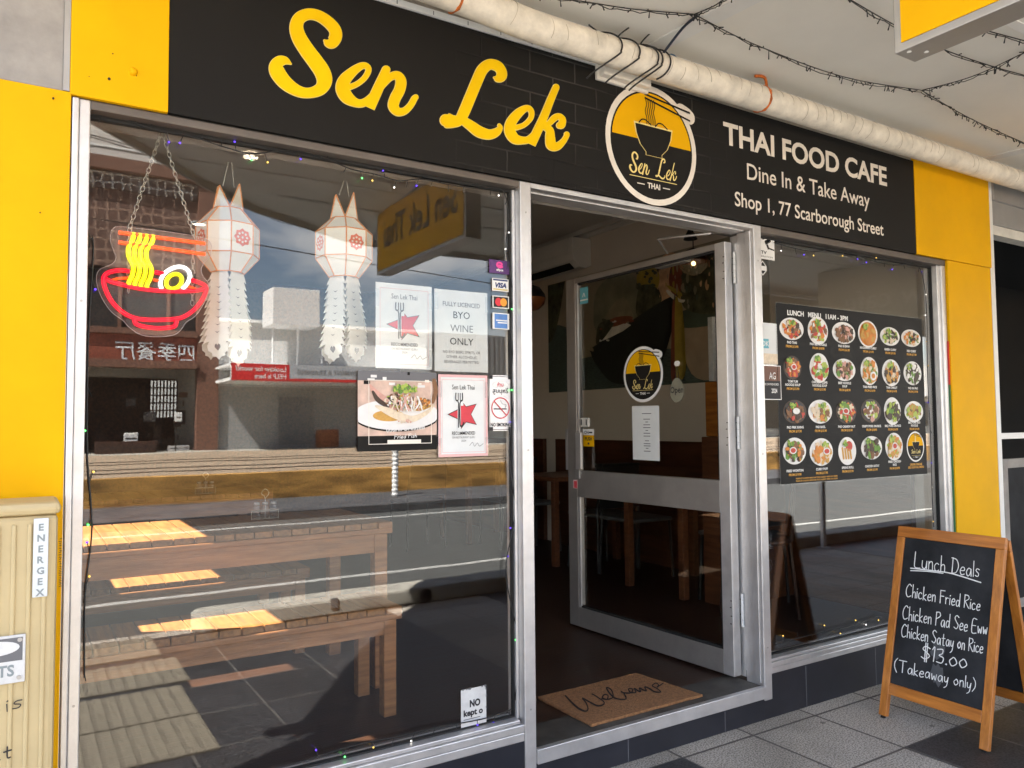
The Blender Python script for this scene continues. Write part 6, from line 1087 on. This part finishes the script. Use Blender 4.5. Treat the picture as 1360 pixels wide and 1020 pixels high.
t_ = thing('grey_framed_board', 'worn grey framed blackboard standing in the dark next shopfront', 'blackboard', (3.9, .3, 0)); a = F(1332, 610, .16); mb = MB(); z1_ = a.z; x0_ = a.x
mb.box((x0_, .16, .05), (x0_+.06, .19, z1_)); mb.box((x0_+.6, .16, .05), (x0_+.66, .19, z1_)); mb.box((x0_+.0605, .16, z1_-.06), (x0_+.5995, .19, z1_)); mb.box((x0_+.0605, .16, .12), (x0_+.5995, .19, .18)); mb.build('frame', 'concrete_wall', t_, .003); mb = MB(); mb.box((x0_+.0605, .17, .1805), (x0_+.5995, .18, z1_-.0605)); mb.build('board', 'chalkboard', t_)
mb = MB(); mb.box((x0_, .165, 0), (x0_+.06, .185, .0495)); mb.box((x0_+.6, .165, 0), (x0_+.66, .185, .0495)); mb.build('foot', 'rubber', t_)
ns = thing('pale_hanging_sign', 'pale hanging sign under the awning mirrored in the right window', 'hanging sign', (5.0, -1.6, 2.5)); mat('pale_sign', (0.42, 0.40, 0.35), 0.5, 0, 0.05, 3); mat('pale_letter', (0.60, 0.59, 0.56), 0.5, 0, 0)
mb = MB(); mb.box((5.0, -2.30, 2.22), (5.10, -.85, 2.80)); mb.build('panel', 'pale_sign', ns, .004); mb = MB(); sf_ = Fr((4.9994, -1.10, 2.38), (0, -1, 0), (0, 0, 1)); text(mb, sf_, 'ew cafe', 0.0, .92, .0, .19, .0, 0); mb.build('lettering', 'pale_letter', ns)
pole = thing('steel_pole', 'slim steel sign pole on the kerb mirrored in the right window', 'pole', (5.62, -2.78, 0)); mb = MB(); mb.cyl((5.62, -2.78, .012), (5.62, -2.78, 2.6), .032, 18); mb.build('post', 'silver_metal', pole); mb = MB(); mb.lathe((5.62, -2.78, 0.0045), [(.001, .008), (.07, .008), (.08, 0)], 20); mb.build('base_plate', 'silver_shadow', pole)
# ------------------------------------------------------------------ across the street (seen mirrored in the panes)
def OV(v, yv=30, u=200): return F(u, v, yv).z
LX = (-1, 0, 0); GZ_ = 0.40
def oface(b_, x0, x1, z0, z1, yv, depth=.4, mi=0): y = 2*GY-yv; b_.box((x0, y-depth, z0), (x1, y, z1), mi)
rs = thing('restaurant_building', 'brown restaurant with a fretwork facade across the street, mirrored in the left window', 'building', (-1, -31, GZ_))
xl, xr = -7.0, 4.95
mb = MB(); mb.box((xl, -44, OV(355)), (xr, -30.3, 16.0)); mb.box((xl, -44, GZ_), (xr, -36.3, OV(355))); mb.box((xr-.5, -36.3, GZ_), (xr, -30.3, OV(355))); mb.box((xl, -36.3, GZ_), (xl+.4, -30.3, OV(355))); mb.build('wall', 'render_cream', rs)
mb = MB(); oface(mb, xl, xr, OV(235), OV(219), 29.7, .55); oface(mb, xr-.75, xr+.05, GZ_, OV(236), 29.8, .45); oface(mb, xl, xr-.76, OV(446), OV(438), 29.75, .5); oface(mb, xl, xr-.76, OV(489), OV(479), 29.65, .6); mb.build('brown_beam', 'brown_trim', rs)
mb = MB(); oface(mb, xl, xr-.76, OV(258), OV(236), 30.0, .35); mb.build('white_fretwork', 'fret_white', rs)
mb = MB(); oface(mb, xl, xr-.76, OV(358), OV(259), 30.05, .3); mb.build('brown_fretwork', 'fret_brown', rs)
mb = MB(); oface(mb, xl, xr-.76, OV(437), OV(359), 30.2, .1); mb.build('upper_window', 'shade_dark', rs)
mb = MB(); 
for x in (-4.5, -2.5, -.5, 1.5, 3.2): oface(mb, x-.06, x+.06, OV(437), OV(359), 30.12, .07)
mb.build('mullion', 'brown_trim', rs)
mb = MB(); oface(mb, xl, xr-.76, OV(478.5), OV(446.5), 29.9, .35); sp = mb.build('sign_panel', 'mu_prow', rs)
p0, p1 = RF(258, 466, 29.88), RF(153, 466, 29.88); mb = MB(); f_ = Fr((p0.x, p0.y+.005, 0), LX, (0, 0, 1)); zz0, zz1 = OV(476, 29.88), OV(454, 29.88)
text(mb, f_, '四季餐厅', 0, p0.x-p1.x, zz0, zz1, 0, 0, .01); mb.build('sign_lettering', 'plate_white', sp)
mb = MB(); mb.box((xl+.4, -36.29, GZ_), (xr-.5, -36.2, OV(490))); mb.build('shop_interior', 'shade_dark', rs)
g = random.Random(77)
for i in range(16):
    u = g.uniform(118, 268); v = g.uniform(520, 596); w_ = g.uniform(5, 18); h_ = g.uniform(6, 22); yy = g.uniform(31.0, 34.5); q0, q1 = RF(u, v, yy), RF(u+w_, v+h_, yy); mb = MB(); mb.box((q0.x, q0.y-.3, max(GZ_, q1.z)), (q1.x, q0.y, q0.z)); mb.build(g.choice(('counter', 'cabinet', 'shelf')), g.choice(('bent_wood', 'chair_seat', 'brown_trim', 'dark_kerb', 'shade_dark', 'concrete_wall', 'rail_steel')), rs)
mb = MB(); a, b = RF(198, 505, 33), RF(234, 555, 33); mb.box((a.x, a.y, b.z), (b.x, a.y+.05, a.z)); mat('daylight_glow', (0.75, 0.74, 0.70), 0.6, 0, 0, emit=(1, .98, .92), estr=.35)  # emission stands for daylight coming through the lattice opening
mb.build('lit_opening', 'daylight_glow', rs); mb = MB()
for i in range(9):
    x = a.x+(b.x-a.x)*i/8; mb.box((x-.03, a.y+.06, b.z), (x+.03, a.y+.09, a.z))
for i in range(5): z = b.z+(a.z-b.z)*i/5; mb.box((a.x, a.y+.092, z-.03), (b.x, a.y+.12, z+.03))
mb.build('grille', 'shade_dark', rs)
g = random.Random(31)
for i, (u0, v0, u1, v1, m, nm, lab, cat) in enumerate(((224, 592, 252, 609, 'silver_metal', 'steel_cabinet', 'low steel cabinet in front of the restaurant mirrored in the window', 'cabinet'), (164, 574, 183, 588, 'paper_worn', 'menu_stand', 'small pale menu stand in the restaurant mirrored in the window', 'menu stand'), (262, 552, 276, 574, 'paper_worn', 'notice_board', 'pale notice board leaning at the restaurant door', 'notice board'), (232, 548, 242, 560, 'paper_worn', 'framed_notice', 'small framed notice at the restaurant counter', 'notice'), (126, 586, 208, 610, 'bent_wood', 'restaurant_planter', 'dark brown planter box along the restaurant front', 'planter'))):
    p0, p1 = RF(u0, v0, 30.5-.2*i), RF(u1, v1, 30.5-.2*i); zb_ = GZ_ if cat in ('cabinet', 'planter') else p1.z; t_ = thing(nm, lab, cat, (p0.x, p0.y, zb_)); mb = MB(); mb.box((p0.x, p0.y-.35 if cat in ('cabinet', 'planter') else p0.y-.05, zb_), (p1.x, p0.y, p0.z)); mb.build('body', m, t_, .02); mb = MB(); mb.box((p0.x+.06, p0.y+.0005, zb_+(p0.z-zb_)*.45), (p1.x-.06, p0.y+.01, zb_+(p0.z-zb_)*.55)); mb.build('band', 'shade_dark', t_)
    if cat not in ('cabinet', 'planter'): mb = MB(); mb.box((p0.x+.05, p0.y-.06, GZ_), (p0.x+.10, p0.y-.0505, p0.z)); mb.build('post', 'shade_dark', t_)
of = thing('office_building', 'white low building with a rooftop box sign across the street, mirrored in the window', 'building', (9, -31, GZ_)); ox0, ox1 = 5.05, 14.2; oz = OV(432, 30, 380)
mb = MB(); mb.box((ox0, -42, GZ_), (ox1, -29.9, oz)); mb.build('wall', 'render_white', of)
mb = MB(); oface(mb, ox0-.05, ox1+.05, oz-.001, oz+.12, 29.8, .4); mb.build('parapet_cap', 'sign_white', of)
p0, p1 = RF(371, 527, 29.9), RF(417, 590, 29.9); mb = MB(); oface(mb, p0.x, p1.x, p1.z, p0.z, 29.95, .02); wdo = mb.build('window', 'shutter_grey', of)
mb = MB()
for i in range(12): z = p1.z+(p0.z-p1.z)*i/12; oface(mb, p0.x, p1.x, z, z+.03, 29.93, .03)
mb.build('shutter_slat', 'shutter_grey', wdo)
p0, p1 = RF(420, 571, 29.9), RF(450, 612, 29.9); mb = MB(); oface(mb, p0.x, p1.x, GZ_, p0.z, 29.93, .04); dw = mb.build('door', 'timber_door', of); mb = MB(); oface(mb, p0.x+.12, p1.x-.12, GZ_+.2, p0.z-.1, 29.91, .03); mb.build('door_panel', 'timber_door', dw)
mb = MB()
for i in range(26): z = GZ_+.1+i*.1; oface(mb, ox0+.02, ox1-.02, z, z+.012, 29.988, .01)
mb.build('cladding_joint', 'sign_grey', of)
mb = MB(); mb.box((ox0+.01, -29.92, GZ_+.001), (ox1-.01, -29.8985, 2.95)); mb.build('awning_shade_sheet', 'render_awning_shade', of)  # darker sheet: the street awning's shadow put into the wall colour
ez0, ez1 = OV(506, 27, 390), OV(484, 27, 390); ex0, exm, ex1 = RF(308, 495, 27).x, RF(385, 495, 27).x, 12.9
mb = MB(); mb.box((ex0, -29.9, ez0), (ex1, -26.95, ez0+.12)); mb.box((ex0, -29.9, ez1-.08), (ex1, -26.95, ez1)); mb.box((ex0, -27.1, ez0), (ex1, -26.96, ez1)); awn2 = mb.build('street_awning', 'sign_white', of)
mb = MB(); mb.box((ex0, -26.95, ez0), (exm, -26.92, ez1)); mb.box((exm, -26.95, ez0), (ex1, -26.92, ez0+.10)); mb.build('red_sign', 'sign_red', awn2); mb = MB(); mb.box((exm+.002, -26.95, ez0+.105), (ex1, -26.925, ez1)); mb.build('grey_sign', 'sign_grey', awn2)
eh = ez1-ez0; mb = MB(); f_ = Fr((exm-.12, -26.915, ez0), LX, (0, 0, 1)); ww = exm-ex0-.25; text(mb, f_, 'Looking for work?', 0, ww, eh*.56, eh*.86, 0, 0, .02); text(mb, f_, 'HELP is here', 0, ww*.63, eh*.14, eh*.44, 0, 0, .02)
f_ = Fr((RF(492, 495, 27).x, -26.915, ez0), LX, (0, 0, 1)); text(mb, f_, 'EMPLOYMENT & TRAINING', 0, RF(492, 495, 27).x-RF(395, 495, 27).x, eh*.42, eh*.70, 0, 1, .01); mb.build('sign_lettering', ['sign_white', 'shutter_grey'], awn2)
rb = thing('rooftop_sign', 'blank white box sign on posts above the white building', 'rooftop sign', (7.6, -28.5, 6)); p0, p1 = RF(358, 388, 28.5), RF(419, 428, 28.5); mb = MB(); mb.box((p0.x, -29.4, p1.z-.25), (p1.x+.02, -27.9, p0.z+.15)); mb.build('box', 'sign_white', rb, .02)
for u in (364, 396, 428): p = RF(u, 440, 28.9); mb = MB(); mb.cyl((p.x, -28.9, ez1), (p.x, -28.9, p1.z-.2505), .05, 10); mb.build('post', 'sign_white', rb)
cr = thing('corrugated_building', 'dark corrugated building right of the white building, mirrored behind the notices', 'building', (19, -31, GZ_)); mb = MB(); mb.box((14.25, -42, GZ_), (30, -30.0, OV(440, 30, 560))); mb.build('wall', 'corrugated', cr)
mb = MB()
for i in range(60): mb.box((14.3+i*.26, -29.999, GZ_+1), (14.42+i*.26, -29.95, OV(440, 30, 560)))
mb.build('rib', 'corrugated', cr)
bg_ = thing('row_of_shops', 'long low pale shop row further along the far side of the street', 'building', (45, -31, GZ_)); mb = MB(); mb.box((30.05, -42, GZ_), (75, -30.2, 5.4)); mb.build('wall', 'render_cream', bg_); mb = MB(); mb.box((30.2, -30.15, 3.0), (74, -28, 3.3)); mb.build('street_awning', 'sign_white', bg_); mb = MB(); 
for i in range(9): mb.box((31+i*4.6, -30.199, GZ_+.5), (34.6+i*4.6, -30.15, 2.7))
mb.build('shop_window', 'shade_dark', bg_)
for i, (u0, v0, u1, v1, l) in enumerate(((112, 177, 200, 201, 'upper power line over the street mirrored in the window'), (112, 180, 200, 205, 'lower power line over the street mirrored in the window'), (340, 325, 650, 376, 'single power line crossing the mirrored sky behind the lanterns'))):
    a, b = RF(u0, v0, 14+i*.4), RF(u1, v1, 14+i*.4); d = (b-a); mb = MB(); mb.tube([a-d*3, a, b, b+d*3], .012, 5); tag(mb.build('power_line', 'black_cable'), l, 'power line')
a = RF(525, 650, 11); t_ = thing('ribbed_bollard', 'white ribbed marker post by the sandstone wall mirrored under the dish poster', 'bollard', (a.x, -10.9, .03)); mb = MB(); mb.lathe((a.x, -10.9, .031), [q for i in range(12) for q in ((.05, i*.08), (.062, i*.08+.02), (.062, i*.08+.05), (.05, i*.08+.06))]+[(.001, .95)], 14); mb.build('post', 'sign_white', t_)
